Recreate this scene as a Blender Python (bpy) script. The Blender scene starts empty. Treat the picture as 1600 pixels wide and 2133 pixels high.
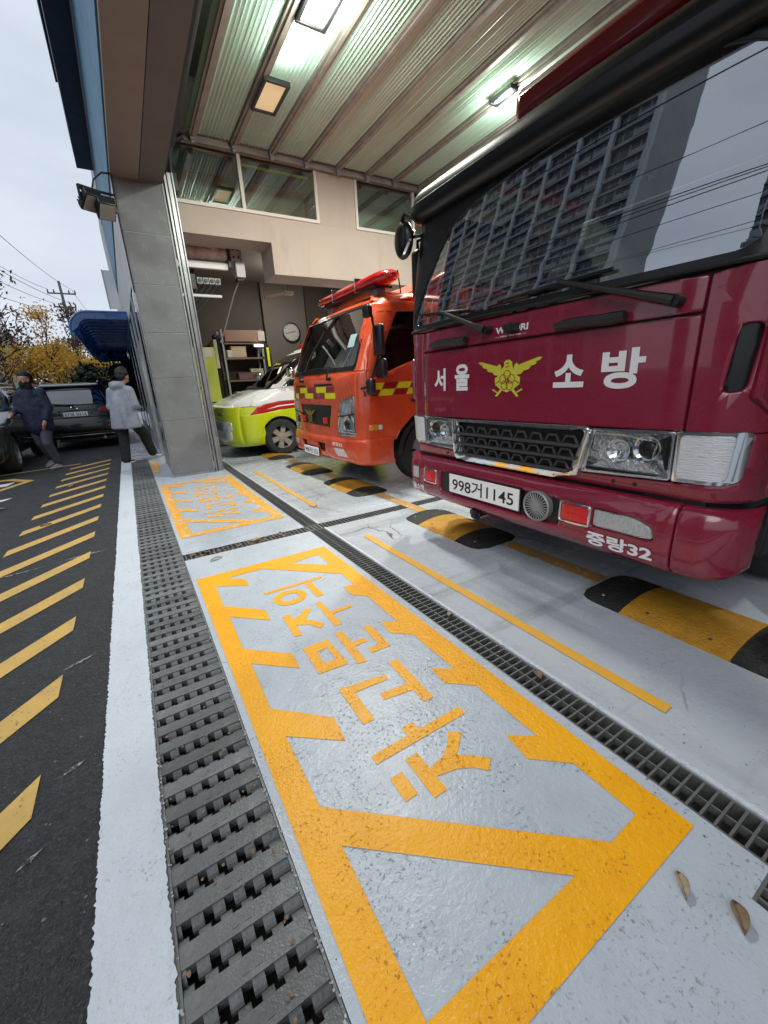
import bpy, bmesh, math, random
from mathutils import Vector, Matrix
from mathutils.geometry import tessellate_polygon
random.seed(7)
S = bpy.context.scene
COL = S.collection
R = math.radians
PI = math.pi

# ------------------------------------------------------------------ camera
CAM_H = 1.25
cam = bpy.data.cameras.new('camera')
cam.sensor_fit = 'HORIZONTAL'; cam.sensor_width = 36; cam.lens = 846.2 / 1600 * 36
cam.clip_start = 0.02; cam.clip_end = 2000
camo = bpy.data.objects.new('camera', cam); COL.objects.link(camo)
cr = Vector((0.85121834, -0.52228268, -0.05146017)); cd = Vector((-0.20057444, -0.23314312, -0.95153254)); cf = Vector((0.48497138, 0.82028354, -0.30321226))
camo.matrix_world = Matrix(((cr.x, -cd.x, -cf.x, 0), (cr.y, -cd.y, -cf.y, 0), (cr.z, -cd.z, -cf.z, CAM_H), (0, 0, 0, 1)))
S.camera = camo

# ------------------------------------------------------------------ sky, sun, exposure
SUN_EL, SUN_AZ = 46, 246          # azimuth measured from +Y clockwise: high over the road side
W = bpy.data.worlds.new('World'); S.world = W; W.use_nodes = True
nt = W.node_tree; nt.nodes.clear()
def wn(t): return nt.nodes.new(t)
sky = wn('ShaderNodeTexSky'); sky.sky_type = 'NISHITA'; sky.sun_disc = False
sky.sun_elevation = R(SUN_EL); sky.sun_rotation = R(SUN_AZ); sky.dust_density = 4; sky.air_density = 1.2
tc = wn('ShaderNodeTexCoord'); mp = wn('ShaderNodeMapping'); mp.inputs['Scale'].default_value = (1.2, 1.2, 3.2)
nz = wn('ShaderNodeTexNoise'); nz.inputs['Scale'].default_value = 1.6; nz.inputs['Detail'].default_value = 5; nz.inputs['Roughness'].default_value = .55
rp = wn('ShaderNodeValToRGB')
rp.color_ramp.elements[0].position = .28; rp.color_ramp.elements[0].color = (5.1, 5.8, 6.9, 1)
rp.color_ramp.elements[1].position = .72; rp.color_ramp.elements[1].color = (7.3, 7.8, 8.6, 1)
mx = wn('ShaderNodeMix'); mx.data_type = 'RGBA'; mx.inputs[0].default_value = .90
bg = wn('ShaderNodeBackground'); bg.inputs['Strength'].default_value = .115
out = wn('ShaderNodeOutputWorld')
L = nt.links.new
L(tc.outputs['Generated'], mp.inputs['Vector']); L(mp.outputs['Vector'], nz.inputs['Vector']); L(nz.outputs['Fac'], rp.inputs['Fac'])
L(sky.outputs['Color'], mx.inputs[6]); L(rp.outputs['Color'], mx.inputs[7]); L(mx.outputs[2], bg.inputs['Color']); L(bg.outputs['Background'], out.inputs['Surface'])
sun = bpy.data.lights.new('sun', 'SUN'); sun.energy = .95; sun.angle = R(35); sun.color = (1, .97, .93)
suno = bpy.data.objects.new('sun', sun); COL.objects.link(suno)
az, el = R(SUN_AZ), R(SUN_EL)
sd = Vector((math.sin(az) * math.cos(el), math.cos(az) * math.cos(el), math.sin(el)))
suno.rotation_euler = (-sd).to_track_quat('-Z', 'Y').to_euler()
S.view_settings.view_transform = 'Standard'; S.view_settings.look = 'None'
S.view_settings.exposure = 0.05; S.view_settings.gamma = 1; S.view_settings.use_curve_mapping = False
S.render.engine = 'CYCLES'
cy = S.cycles
cy.max_bounces = 8; cy.diffuse_bounces = 4; cy.glossy_bounces = 4; cy.transmission_bounces = 4; cy.transparent_max_bounces = 12
cy.use_denoising = True; cy.sample_clamp_indirect = 6; cy.caustics_reflective = False; cy.caustics_refractive = False

# ------------------------------------------------------------------ materials
MATS = {}
def nodes_of(m): return m.node_tree.nodes, m.node_tree.links
def M(name, col, rough=.5, metal=0, coat=0, var=None, bump=None, emit=None, pits=None, worn=None, spec=.5, coords='Object', trans=0, stretch=None, cracks=None, rand=0):
    """var=(scale, dark colour, low, high)  bump=(scale, strength, dist)  pits=(scale, threshold, colour)  worn=(scale, threshold, colour)"""
    if name in MATS: return MATS[name]
    m = bpy.data.materials.new(name); m.use_nodes = True; MATS[name] = m
    N, LK = nodes_of(m)
    b = N['Principled BSDF']
    b.inputs['Base Color'].default_value = (*col, 1); b.inputs['Roughness'].default_value = rough
    b.inputs['Metallic'].default_value = metal; b.inputs['Specular IOR Level'].default_value = spec
    if coat: b.inputs['Coat Weight'].default_value = coat; b.inputs['Coat Roughness'].default_value = .03
    if emit: b.inputs['Emission Color'].default_value = (*emit[0], 1); b.inputs['Emission Strength'].default_value = emit[1]
    t = N.new('ShaderNodeTexCoord'); src = t.outputs[coords]
    if stretch:
        mpn = N.new('ShaderNodeMapping'); mpn.inputs['Scale'].default_value = stretch; LK.new(src, mpn.inputs['Vector']); src = mpn.outputs['Vector']
    def noise(sc, det=4, rgh=.6, st=None):
        src_ = src
        if st:
            mq = N.new('ShaderNodeMapping'); mq.inputs['Scale'].default_value = st; LK.new(src, mq.inputs['Vector']); src_ = mq.outputs['Vector']
        n = N.new('ShaderNodeTexNoise'); n.inputs['Scale'].default_value = sc; n.inputs['Detail'].default_value = det; n.inputs['Roughness'].default_value = rgh
        LK.new(src_, n.inputs['Vector']); return n.outputs['Fac']
    def ramp(f, a, c):
        r = N.new('ShaderNodeMapRange'); r.inputs[1].default_value = a; r.inputs[2].default_value = c; LK.new(f, r.inputs[0]); return r.outputs[0]
    def mixc(f, a, c2):
        x = N.new('ShaderNodeMix'); x.data_type = 'RGBA'; LK.new(f, x.inputs[0])
        if isinstance(a, tuple): x.inputs[6].default_value = (*a, 1)
        else: LK.new(a, x.inputs[6])
        x.inputs[7].default_value = (*c2, 1); return x.outputs[2]
    cur = tuple(col); hsrc = None
    if var:
        for v in (var if isinstance(var, list) else [var]):
            cur = mixc(ramp(noise(v[0], st=v[4] if len(v) > 4 else None), v[2], v[3]), cur, v[1])
    if pits:
        f = ramp(noise(pits[0], 3, .7), pits[1], pits[1] + .07)
        g = ramp(noise(pits[0] * .06, 2), .45, .6)
        mm = N.new('ShaderNodeMath'); mm.operation = 'MULTIPLY'; LK.new(f, mm.inputs[0]); LK.new(g, mm.inputs[1])
        cur = mixc(mm.outputs[0], cur, pits[2]); hsrc = mm.outputs[0]
    if cracks:
        vo = N.new('ShaderNodeTexVoronoi'); vo.feature = 'DISTANCE_TO_EDGE'; vo.inputs['Scale'].default_value = cracks[0]
        ad = N.new('ShaderNodeMix'); ad.data_type = 'VECTOR'; ad.inputs[0].default_value = .10
        nn = N.new('ShaderNodeTexNoise'); nn.inputs['Scale'].default_value = 5; nn.inputs['Detail'].default_value = 6; LK.new(src, nn.inputs['Vector'])
        LK.new(src, ad.inputs[4]); LK.new(nn.outputs['Color'], ad.inputs[5]); LK.new(ad.outputs[1], vo.inputs['Vector'])
        f1 = ramp(vo.outputs['Distance'], cracks[1], cracks[1] * .3); f2 = ramp(noise(.8, 3), .52, .60)
        mm = N.new('ShaderNodeMath'); mm.operation = 'MULTIPLY'; LK.new(f1, mm.inputs[0]); LK.new(f2, mm.inputs[1]); cur = mixc(mm.outputs[0], cur, cracks[2])
    if rand:
        oi = N.new('ShaderNodeObjectInfo'); hv = N.new('ShaderNodeHueSaturation'); mr_ = N.new('ShaderNodeMapRange'); mr_.inputs[3].default_value = 1 - rand; mr_.inputs[4].default_value = 1 + rand
        LK.new(oi.outputs['Random'], mr_.inputs[0]); LK.new(mr_.outputs[0], hv.inputs['Value'])
        if isinstance(cur, tuple): hv.inputs['Color'].default_value = (*cur, 1)
        else: LK.new(cur, hv.inputs['Color'])
        cur = hv.outputs['Color']
    if worn:
        f = ramp(noise(worn[0], 6, .7), worn[1], worn[1] + .06); cur = mixc(f, cur, worn[2])
    if not isinstance(cur, tuple): LK.new(cur, b.inputs['Base Color'])
    if var and rough > .15 and not metal:
        r2 = N.new('ShaderNodeMapRange'); r2.inputs[3].default_value = max(.05, rough - .12); r2.inputs[4].default_value = min(1, rough + .15)
        LK.new(noise(7, 3), r2.inputs[0]); LK.new(r2.outputs[0], b.inputs['Roughness'])
    if bump:
        last = None
        for bb in (bump if isinstance(bump, list) else [bump]):
            bn = N.new('ShaderNodeBump'); bn.inputs['Strength'].default_value = bb[1]; bn.inputs['Distance'].default_value = bb[2]
            LK.new(noise(bb[0], 3, .55), bn.inputs['Height'])
            if last: LK.new(last, bn.inputs['Normal'])
            last = bn.outputs['Normal']
        if hsrc:
            bn = N.new('ShaderNodeBump'); bn.invert = True; bn.inputs['Strength'].default_value = .6; bn.inputs['Distance'].default_value = .004
            LK.new(hsrc, bn.inputs['Height']); LK.new(last, bn.inputs['Normal']); last = bn.outputs['Normal']
        LK.new(last, b.inputs['Normal'])
        if coat and False: LK.new(last, b.inputs['Coat Normal'])
    if trans:
        o = N['Material Output']; tr = N.new('ShaderNodeBsdfTranslucent'); tr.inputs['Color'].default_value = (*col, 1)
        ms = N.new('ShaderNodeMixShader'); ms.inputs[0].default_value = trans
        LK.new(b.outputs[0], ms.inputs[1]); LK.new(tr.outputs[0], ms.inputs[2]); LK.new(ms.outputs[0], o.inputs['Surface'])
    return m
def GLASS(name, tint=(.5, .55, .55), refl=.08, edge=.7, rough=.0):
    if name in MATS: return MATS[name]
    m = bpy.data.materials.new(name); m.use_nodes = True; MATS[name] = m
    N, LK = nodes_of(m); N.remove(N['Principled BSDF'])
    t = N.new('ShaderNodeBsdfTransparent'); t.inputs['Color'].default_value = (*tint, 1)
    g = N.new('ShaderNodeBsdfGlossy'); g.inputs['Roughness'].default_value = rough; g.inputs['Color'].default_value = (.9, .95, 1, 1)
    fr = N.new('ShaderNodeLayerWeight'); fr.inputs['Blend'].default_value = .35
    mr = N.new('ShaderNodeMapRange'); mr.inputs[3].default_value = refl; mr.inputs[4].default_value = edge
    LK.new(fr.outputs['Fresnel'], mr.inputs[0])
    x = N.new('ShaderNodeMixShader'); LK.new(mr.outputs[0], x.inputs[0]); LK.new(t.outputs[0], x.inputs[1]); LK.new(g.outputs[0], x.inputs[2])
    LK.new(x.outputs[0], N['Material Output'].inputs['Surface']); return m

paint_floor = M('painted_concrete', (.48, .535, .615), .30, var=[(1.3, (.41, .46, .53), .45, .75), (9, (.43, .48, .55), .5, .8), (.5, (.52, .57, .64), .5, .7), (3.3, (.38, .41, .45), .62, .78)], cracks=(1.7, .004, (.18, .19, .21)), pits=(75, .585, (.27, .30, .34)), bump=[(18, .25, .010), (60, .3, .006), (170, .25, .004)])
bay_floor = M('painted_bay_floor', (.50, .545, .61), .24, var=[(.9, (.40, .44, .49), .45, .75), (6, (.44, .48, .53), .55, .8), (2.5, (.36, .38, .41), .62, .75), (1.0, (.27, .28, .30), .56, .74, (.35, 4.5, 1)), (1.0, (.33, .35, .38), .55, .75, (4.0, .5, 1))], cracks=(1.3, .006, (.10, .10, .11)), pits=(60, .63, (.24, .26, .28)), bump=[(10, .2, .012), (70, .25, .004)])
kerb_white = M('white_kerb_paint', (.60, .65, .73), .45, var=[(3, (.52, .565, .64), .5, .8), (.9, (.55, .60, .68), .4, .7), (1.0, (.45, .48, .52), .60, .78, (6, .7, 1))], worn=(42, .685, (.16, .17, .18)), pits=(90, .60, (.38, .41, .45)), bump=[(22, .55, .016), (70, .5, .01), (180, .4, .004)])
yellow = M('yellow_line_paint', (.95, .44, .003), .42, var=[(5, (.84, .36, .004), .45, .75), (1.5, (.90, .40, .004), .4, .7)], pits=(80, .60, (.48, .20, .02)), worn=(38, .735, (.45, .42, .38)), bump=[(16, .28, .010), (60, .4, .006), (150, .35, .003)])
yellow_worn = M('worn_yellow_paint', (.84, .40, .02), .5, var=[(5, (.76, .36, .03), .45, .75)], worn=(16, .54, (.60, .60, .60)), bump=(30, .3, .01))
yellow_thin = M('thin_yellow_line_paint', (.80, .42, .05), .45, var=[(8, (.66, .38, .08), .45, .75)], worn=(30, .66, (.5, .5, .5)), bump=(30, .2, .006))
yellow_road = M('faded_yellow_road_paint', (.60, .38, .10), .6, var=[(6, (.46, .31, .12), .4, .75)], worn=(55, .60, (.10, .09, .08)), bump=(120, .4, .006))
white_road = M('white_road_paint', (.70, .72, .74), .6, worn=(40, .62, (.1, .1, .1)), bump=(120, .4, .006))
asphalt = M('asphalt', (.017, .019, .024), .62, var=[(1.1, (.028, .031, .036), .45, .75), (85, (.062, .067, .075), .52, .66), (34, (.012, .014, .017), .54, .70), (48, (.06, .064, .07), .58, .70), (13, (.040, .043, .050), .5, .7), (.6, (.030, .033, .038), .52, .7), (230, (.13, .14, .15), .60, .68), (190, (.012, .013, .015), .5, .68)], bump=[(95, 1.0, .014), (36, .8, .018)])
grate_black = M('grey_black_plastic', (.135, .142, .148), .34, var=[(18, (.19, .195, .2), .5, .8), (90, (.10, .104, .108), .5, .75)], bump=[(160, .4, .003), (40, .3, .004)], rand=.28)
grate_steel = M('dull_steel_grating', (.16, .165, .165), .5, metal=.3, var=[(30, (.15, .14, .13), .55, .8)], bump=(90, .3, .003))
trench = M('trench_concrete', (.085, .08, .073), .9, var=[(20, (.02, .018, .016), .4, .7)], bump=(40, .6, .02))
maroon = M('maroon_truck_paint', (.235, .010, .036), .24, coat=.8, var=[(3, (.205, .009, .031), .4, .7), (.8, (.22, .012, .036), .4, .7), (70, (.27, .035, .06), .60, .76)], bump=(2.2, .05, .02))
orange = M('orange_red_truck_paint', (.66, .080, .020), .28, coat=.7, var=(4, (.56, .060, .016), .4, .7))
deepred = M('deep_red_sticker', (.28, .010, .012), .35, coat=.3)
hiviz = M('fluorescent_yellow', (.72, .76, .012), .35)
blackpl = M('black_plastic', (.012, .012, .013), .42, bump=(300, .15, .002))
blackgl = M('gloss_black', (.005, .005, .006), .32, coat=.06)
grillegrey = M('dark_grey_plastic', (.045, .047, .05), .42)
rubber = M('tyre_rubber', (.018, .018, .019), .75, var=(8, (.03, .03, .03), .5, .7), bump=(120, .3, .004))
chrome = M('chrome', (.78, .79, .80), .09, metal=1)
silver = M('silver_reflector', (.82, .84, .86), .25, metal=.35)
chromebump = M('faceted_reflector', (.88, .90, .93), .10, metal=.35, coat=1, bump=(16, 1.0, .06))
ribbed = M('ribbed_lamp_lens', (.74, .76, .80), .22, coat=.6, bump=(28, .6, .02), stretch=(1, 1, 9))
ribglass = M('fluted_fog_lens', (.58, .60, .60), .18, coat=.8, bump=(30, .8, .02), stretch=(1, 9, 1))
alu = M('aluminium', (.44, .45, .46), .38, metal=.85, var=(6, (.32, .33, .34), .4, .7), bump=(60, .1, .004))
alugrey = M('grey_painted_metal', (.30, .31, .32), .45, metal=.3, var=(5, (.22, .23, .24), .4, .7))
white = M('white_paint', (.78, .79, .80), .4)
whitegl = M('white_gloss_body', (.74, .74, .74), .25, coat=.6)
lime = M('lime_yellow_body', (.52, .60, .012), .25, coat=.6)
redlens = M('red_lens', (.50, .008, .012), .15, coat=.6, bump=(60, .5, .01), emit=((1, .02, .02), .06))
redlens2 = M('red_beacon_lens', (.42, .006, .010), .12, coat=.9, emit=((1, .02, .02), .05))
amber = M('amber_lens', (.60, .25, .03), .2, coat=.5)
clear = GLASS('clear_lens', (.93, .95, .96), .05, .6, .02)
windshield = GLASS('truck_windscreen_glass', (.44, .49, .48), .33, .85, .012)
carglass = GLASS('dark_car_glass', (.10, .11, .12), .16, .8)
winglass = GLASS('window_glass', (.84, .88, .84), .20, .8)
mirror_gl = M('mirror_glass', (.8, .82, .84), .03, metal=1)
letter_white = M('white_lettering', (.80, .81, .84), .4)
letter_black = M('black_lettering', (.01, .01, .012), .5)
gold = M('yellow_emblem_vinyl', (.60, .58, .055), .4)
goldmetal = M('gold_metal', (.70, .55, .24), .25, metal=1, bump=(40, .6, .01))
plate_white = M('number_plate_white', (.90, .91, .92), .4)
tile = M('grey_granite_tile', (.19, .203, .213), .24, var=[(.9, (.205, .212, .218), .4, .7), (140, (.105, .109, .113), .5, .68), (2.5, (.135, .138, .14), .5, .75)], bump=(60, .08, .003))
beige = M('beige_soffit_panel', (.30, .265, .225), .6, var=(2, (.26, .23, .20), .4, .7), bump=(50, .1, .004))
greysoff = M('grey_soffit_panel', (.165, .155, .145), .6, var=(2, (.14, .132, .125), .4, .7))
wallbeige = M('beige_plaster', (.48, .405, .35), .75, var=[(1.2, (.42, .36, .315), .4, .7), (1, (.38, .32, .28), .58, .75, (3, 3, .5))], bump=[(70, .25, .004), (3, .1, .02)])
wallbrown = M('brown_grey_wall', (.085, .070, .060), .8, var=(1, (.065, .054, .046), .4, .7), bump=(60, .2, .005))
blueclad = M('blue_cladding', (.075, .23, .38), .5, var=[(3, (.11, .29, .44), .4, .7), (.8, (.05, .17, .3), .5, .75)], bump=(30, .15, .006))
navy = M('navy_panel', (.016, .026, .048), .45, var=(4, (.022, .034, .06), .4, .7))
bluegl = M('blue_awning_sheet', (.035, .13, .36), .25, coat=.5, var=(6, (.03, .08, .19), .4, .7))
whiteclad = M('white_cladding', (.62, .63, .65), .55, var=(1.5, (.54, .55, .57), .4, .7), bump=(50, .15, .005))
doorpanel = M('green_tinted_twinwall', (.60, .82, .69), .40, var=[(1.6, (.53, .73, .61), .4, .7), (25, (.54, .75, .62), .45, .7)], trans=.16)
doorrib = M('brown_grey_rail', (.33, .30, .265), .5, metal=.2, var=(6, (.24, .215, .19), .4, .7))
lampglow = M('lamp_diffuser_lit', (.9, .85, .7), .4, emit=((1, .90, .66), 3.2))
lampdim = M('lamp_diffuser_dim', (.75, .62, .38), .5, emit=((1, .78, .42), .38))
tubeglow = M('fluorescent_tube', (1, 1, 1), .4, emit=((.95, 1, .93), 34))
skin = M('skin', (.42, .24, .17), .5, var=(30, (.38, .20, .14), .4, .7))
hair = M('black_hair', (.010, .009, .009), .45, bump=(90, .8, .01))
coatgrey = M('pale_grey_raincoat', (.33, .37, .45), .50, var=(5, (.27, .30, .37), .4, .7), bump=[(7, .6, .04)])
navycloth = M('navy_jacket_cloth', (.008, .014, .045), .7, bump=[(14, .6, .03), (120, .3, .003)])
navyblue = M('blue_shoulder_cloth', (.035, .07, .14), .7, bump=(14, .5, .03))
blackcloth = M('black_trouser_cloth', (.010, .010, .012), .8, bump=[(12, .6, .03), (150, .3, .003)])
jeans = M('grey_purple_trousers', (.10, .095, .13), .8, var=(8, (.065, .06, .09), .4, .7), bump=(14, .5, .03))
shoe_m = M('trainer_grey', (.32, .32, .33), .6)
shoe_b = M('black_shoe', (.02, .02, .02), .5)
sole_w = M('white_sole', (.7, .7, .7), .6)
suvpaint = M('charcoal_car_paint', (.012, .012, .014), .25, coat=.45)
darkcar = M('grey_green_car_paint', (.030, .032, .032), .25, coat=.8)
bark = M('bark', (.045, .035, .030), .9, bump=(30, .7, .03))
leaf_y = M('ginkgo_leaf', (.72, .45, .06), .6, var=(1.2, (.56, .32, .04), .35, .7), trans=.35)
leaf_r = M('rust_leaf', (.12, .055, .045), .7, var=(1.0, (.08, .045, .03), .35, .7))
leaf_g = M('dark_needle', (.012, .025, .014), .7, var=(2, (.02, .04, .02), .4, .7))
litterm = M('dry_leaf_brown', (.22, .15, .095), .75, var=(60, (.13, .08, .045), .4, .7))
litterp = M('dry_leaf_pale', (.36, .29, .20), .75, var=(50, (.22, .15, .09), .45, .7))
bumprub = M('speed_bump_black', (.014, .014, .014), .6, var=(20, (.028, .027, .026), .45, .7), bump=[(70, .9, .012)])
bumpyel = M('speed_bump_yellow', (.55, .27, .022), .55, var=[(10, (.40, .19, .02), .4, .75), (50, (.30, .15, .02), .6, .75)], bump=[(85, .9, .010)])
towerm = M('tower_concrete', (.32, .355, .365), .85, var=(.15, (.27, .30, .31), .4, .7))
towerl = M('tower_pier_paint', (.50, .54, .55), .85)
towerw = M('tower_window_dark', (.045, .05, .055), .2)
steelpole = M('concrete_pole', (.16, .16, .165), .8)
tealm = M('teal_hoarding', (.34, .47, .44), .6, var=(.5, (.28, .40, .38), .4, .7))
hillm = M('autumn_hill', (.075, .055, .05), .9, var=(.15, (.05, .045, .04), .4, .7), bump=(.6, 1, 2))
earth = M('ground_soil', (.06, .055, .05), .9, var=(.4, (.045, .045, .04), .4, .7))

# ------------------------------------------------------------------ mesh helpers
def link(name, me, mat=None, parent=None, smooth=False, loc=None, rot=None):
    o = bpy.data.objects.new(name, me); COL.objects.link(o)
    if mat and me: me.materials.append(mat)
    if smooth and me:
        for p in me.polygons: p.use_smooth = True
    if parent: o.parent = parent
    if loc: o.location = loc
    if rot: o.rotation_euler = rot
    return o
def tag(o, label=None, cat=None, group=None, kind=None):
    if label: o['label'] = label
    if cat: o['category'] = cat
    if group: o['group'] = group
    if kind: o['kind'] = kind
    return o
def empty(name, loc, label, cat, rz=0, group=None):
    o = bpy.data.objects.new(name, None); COL.objects.link(o); o.location = loc; o.rotation_euler = (0, 0, rz)
    o.empty_display_size = .1
    return tag(o, label, cat, group)
class MB:
    def __init__(s): s.v = []; s.f = []
    def add(s, vs, fs):
        k = len(s.v); s.v += [tuple(v) for v in vs]; s.f += [tuple(i + k for i in f) for f in fs]; return s
    def box(s, x0, x1, y0, y1, z0, z1):
        return s.add([(x0, y0, z0), (x1, y0, z0), (x1, y1, z0), (x0, y1, z0), (x0, y0, z1), (x1, y0, z1), (x1, y1, z1), (x0, y1, z1)],
                     [(0, 3, 2, 1), (4, 5, 6, 7), (0, 1, 5, 4), (1, 2, 6, 5), (2, 3, 7, 6), (3, 0, 4, 7)])
    def prism(s, poly, axis, a, b):
        """polygon in the two other axes (in x,y,z order) swept along axis from a to b"""
        n = len(poly)
        def P(p, t):
            if axis == 0: return (t, p[0], p[1])
            if axis == 1: return (p[0], t, p[1])
            return (p[0], p[1], t)
        vs = [P(p, a) for p in poly] + [P(p, b) for p in poly]
        tri = tessellate_polygon([[Vector((p[0], p[1], 0)) for p in poly]])
        fs = [tuple(t) for t in tri] + [tuple(i + n for i in reversed(t)) for t in tri]
        fs += [(i, (i + 1) % n, (i + 1) % n + n, i + n) for i in range(n)]
        return s.add(vs, fs)
    def tube(s, pts, r, n=8, cap=True):
        pts = [Vector(p) for p in pts]; rs = r if isinstance(r, (list, tuple)) else [r] * len(pts)
        vs = []; fs = []; prev = None
        for i, p in enumerate(pts):
            d = (pts[min(i + 1, len(pts) - 1)] - pts[max(i - 1, 0)])
            if d.length < 1e-9: d = Vector((0, 0, 1))
            d.normalize()
            if prev is None:
                a = d.orthogonal().normalized()
            else:
                a = prev - d * prev.dot(d)
                a = a.normalized() if a.length > 1e-6 else d.orthogonal().normalized()
            prev = a; b = d.cross(a)
            vs += [p + (a * math.cos(2 * PI * k / n) + b * math.sin(2 * PI * k / n)) * rs[i] for k in range(n)]
        for i in range(len(pts) - 1):
            fs += [(i * n + k, i * n + (k + 1) % n, (i + 1) * n + (k + 1) % n, (i + 1) * n + k) for k in range(n)]
        if cap: fs += [tuple(range(n - 1, -1, -1)), tuple((len(pts) - 1) * n + k for k in range(n))]
        return s.add(vs, fs)
    def cyl(s, c, axis, r, h, n=20, r2=None):
        c = Vector(c); d = Vector({0: (1, 0, 0), 1: (0, 1, 0), 2: (0, 0, 1)}[axis]) if isinstance(axis, int) else Vector(axis).normalized()
        return s.tube([c - d * h / 2, c + d * h / 2], [r, r if r2 is None else r2], n)
    def lathe(s, c, axis, prof, n=24):
        """prof: list of (radius, along)"""
        c = Vector(c); d = Vector(axis).normalized(); a = d.orthogonal().normalized(); b = d.cross(a)
        vs = []; fs = []
        for (r, t) in prof:
            vs += [c + d * t + (a * math.cos(2 * PI * k / n) + b * math.sin(2 * PI * k / n)) * max(r, 1e-4) for k in range(n)]
        for i in range(len(prof) - 1):
            fs += [(i * n + k, i * n + (k + 1) % n, (i + 1) * n + (k + 1) % n, (i + 1) * n + k) for k in range(n)]
        return s.add(vs, fs)
    def ball(s, c, r, n=10, m=7):
        rx, ry, rz = r if isinstance(r, (tuple, list)) else (r, r, r)
        vs = [(c[0], c[1], c[2] + rz)]; fs = []
        for i in range(1, m):
            t = PI * i / m
            vs += [(c[0] + rx * math.sin(t) * math.cos(2 * PI * k / n), c[1] + ry * math.sin(t) * math.sin(2 * PI * k / n), c[2] + rz * math.cos(t)) for k in range(n)]
        vs.append((c[0], c[1], c[2] - rz)); e = len(vs) - 1
        fs += [(0, 1 + k, 1 + (k + 1) % n) for k in range(n)]
        for i in range(m - 2):
            fs += [(1 + i * n + k, 1 + (i + 1) * n + k, 1 + (i + 1) * n + (k + 1) % n, 1 + i * n + (k + 1) % n) for k in range(n)]
        fs += [(e, 1 + (m - 2) * n + (k + 1) % n, 1 + (m - 2) * n + k) for k in range(n)]
        return s.add(vs, fs)
    def mesh(s, name):
        me = bpy.data.meshes.new(name); me.from_pydata(s.v, [], s.f)
        bm = bmesh.new(); bm.from_mesh(me); bmesh.ops.recalc_face_normals(bm, faces=bm.faces); bm.to_mesh(me); bm.free(); me.update(); return me
    def build(s, name, mat, parent=None, smooth=False, bev=0, loc=None, rot=None):
        o = link(name, s.mesh(name), mat, parent, smooth, loc, rot)
        if smooth: add_sharp(o)
        if bev:
            b = o.modifiers.new('b', 'BEVEL'); b.width = bev; b.segments = 2; b.limit_method = 'ANGLE'; b.angle_limit = R(40); b.harden_normals = False
            for p in o.data.polygons: p.use_smooth = True
            add_sharp(o)
        return o
def add_sharp(o, ang=42):
    me = o.data
    bm = bmesh.new(); bm.from_mesh(me)
    for e in bm.edges:
        if len(e.link_faces) == 2 and e.calc_face_angle(0) > R(ang): e.smooth = False
    bm.to_mesh(me); bm.free()
def box(name, x0, x1, y0, y1, z0, z1, mat, parent=None, bev=0, **k):
    return MB().box(x0, x1, y0, y1, z0, z1).build(name, mat, parent, bev=bev, **k)
def loop_area(p): return sum(p[i][0] * p[(i + 1) % len(p)][1] - p[(i + 1) % len(p)][0] * p[i][1] for i in range(len(p))) / 2
def rounded(poly, r, seg=4):
    if loop_area(poly) < 0: poly = poly[::-1]
    out = []; n = len(poly)
    for i in range(n):
        p = Vector(poly[i]); a = Vector(poly[i - 1]); b = Vector(poly[(i + 1) % n])
        rr = r[i] if isinstance(r, (list, tuple)) else r
        da, db = (a - p), (b - p); rr = min(rr, da.length * .45, db.length * .45)
        if rr < 1e-5: out.append(tuple(p)); continue
        da.normalize(); db.normalize(); A, B = p + da * rr, p + db * rr
        for k in range(seg + 1):
            t = k / seg; out.append(tuple(A * (1 - t) ** 2 + p * 2 * t * (1 - t) + B * t * t))
    return out
def rect(a, b, c, d): return [(a, c), (b, c), (b, d), (a, d)]
def flat_mesh(polys, du=None, dv=None):
    """planar mesh of loops (first is the outline, others are holes), optionally cut by a grid -> bmesh"""
    loops = []
    for i, p in enumerate(polys):
        ar = loop_area(p)
        if (i == 0 and ar < 0) or (i > 0 and ar > 0): p = p[::-1]
        loops.append([Vector((q[0], q[1], 0)) for q in p])
    tri = tessellate_polygon(loops); flat = [q for l in loops for q in l]
    bm = bmesh.new(); vs = [bm.verts.new(q) for q in flat]
    for t in tri:
        try: bm.faces.new([vs[i] for i in t])
        except ValueError: pass
    bmesh.ops.remove_doubles(bm, verts=bm.verts, dist=1e-6)
    for f in bm.faces:
        f.normal_update()
        if f.normal.z < 0: f.normal_flip()
    for ax, st in ((0, du), (1, dv)):
        if not st: continue
        lo = min(v.co[ax] for v in bm.verts); hi = max(v.co[ax] for v in bm.verts)
        cuts = st if isinstance(st, (list, tuple)) else [lo + st * k for k in range(1, int((hi - lo) / st) + 1)]
        for c in cuts:
            if lo + 1e-4 < c < hi - 1e-4:
                n = Vector((1, 0, 0)) if ax == 0 else Vector((0, 1, 0))
                bmesh.ops.bisect_plane(bm, geom=bm.verts[:] + bm.edges[:] + bm.faces[:], plane_co=n * c, plane_no=n, dist=1e-6)
    return bm
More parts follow.
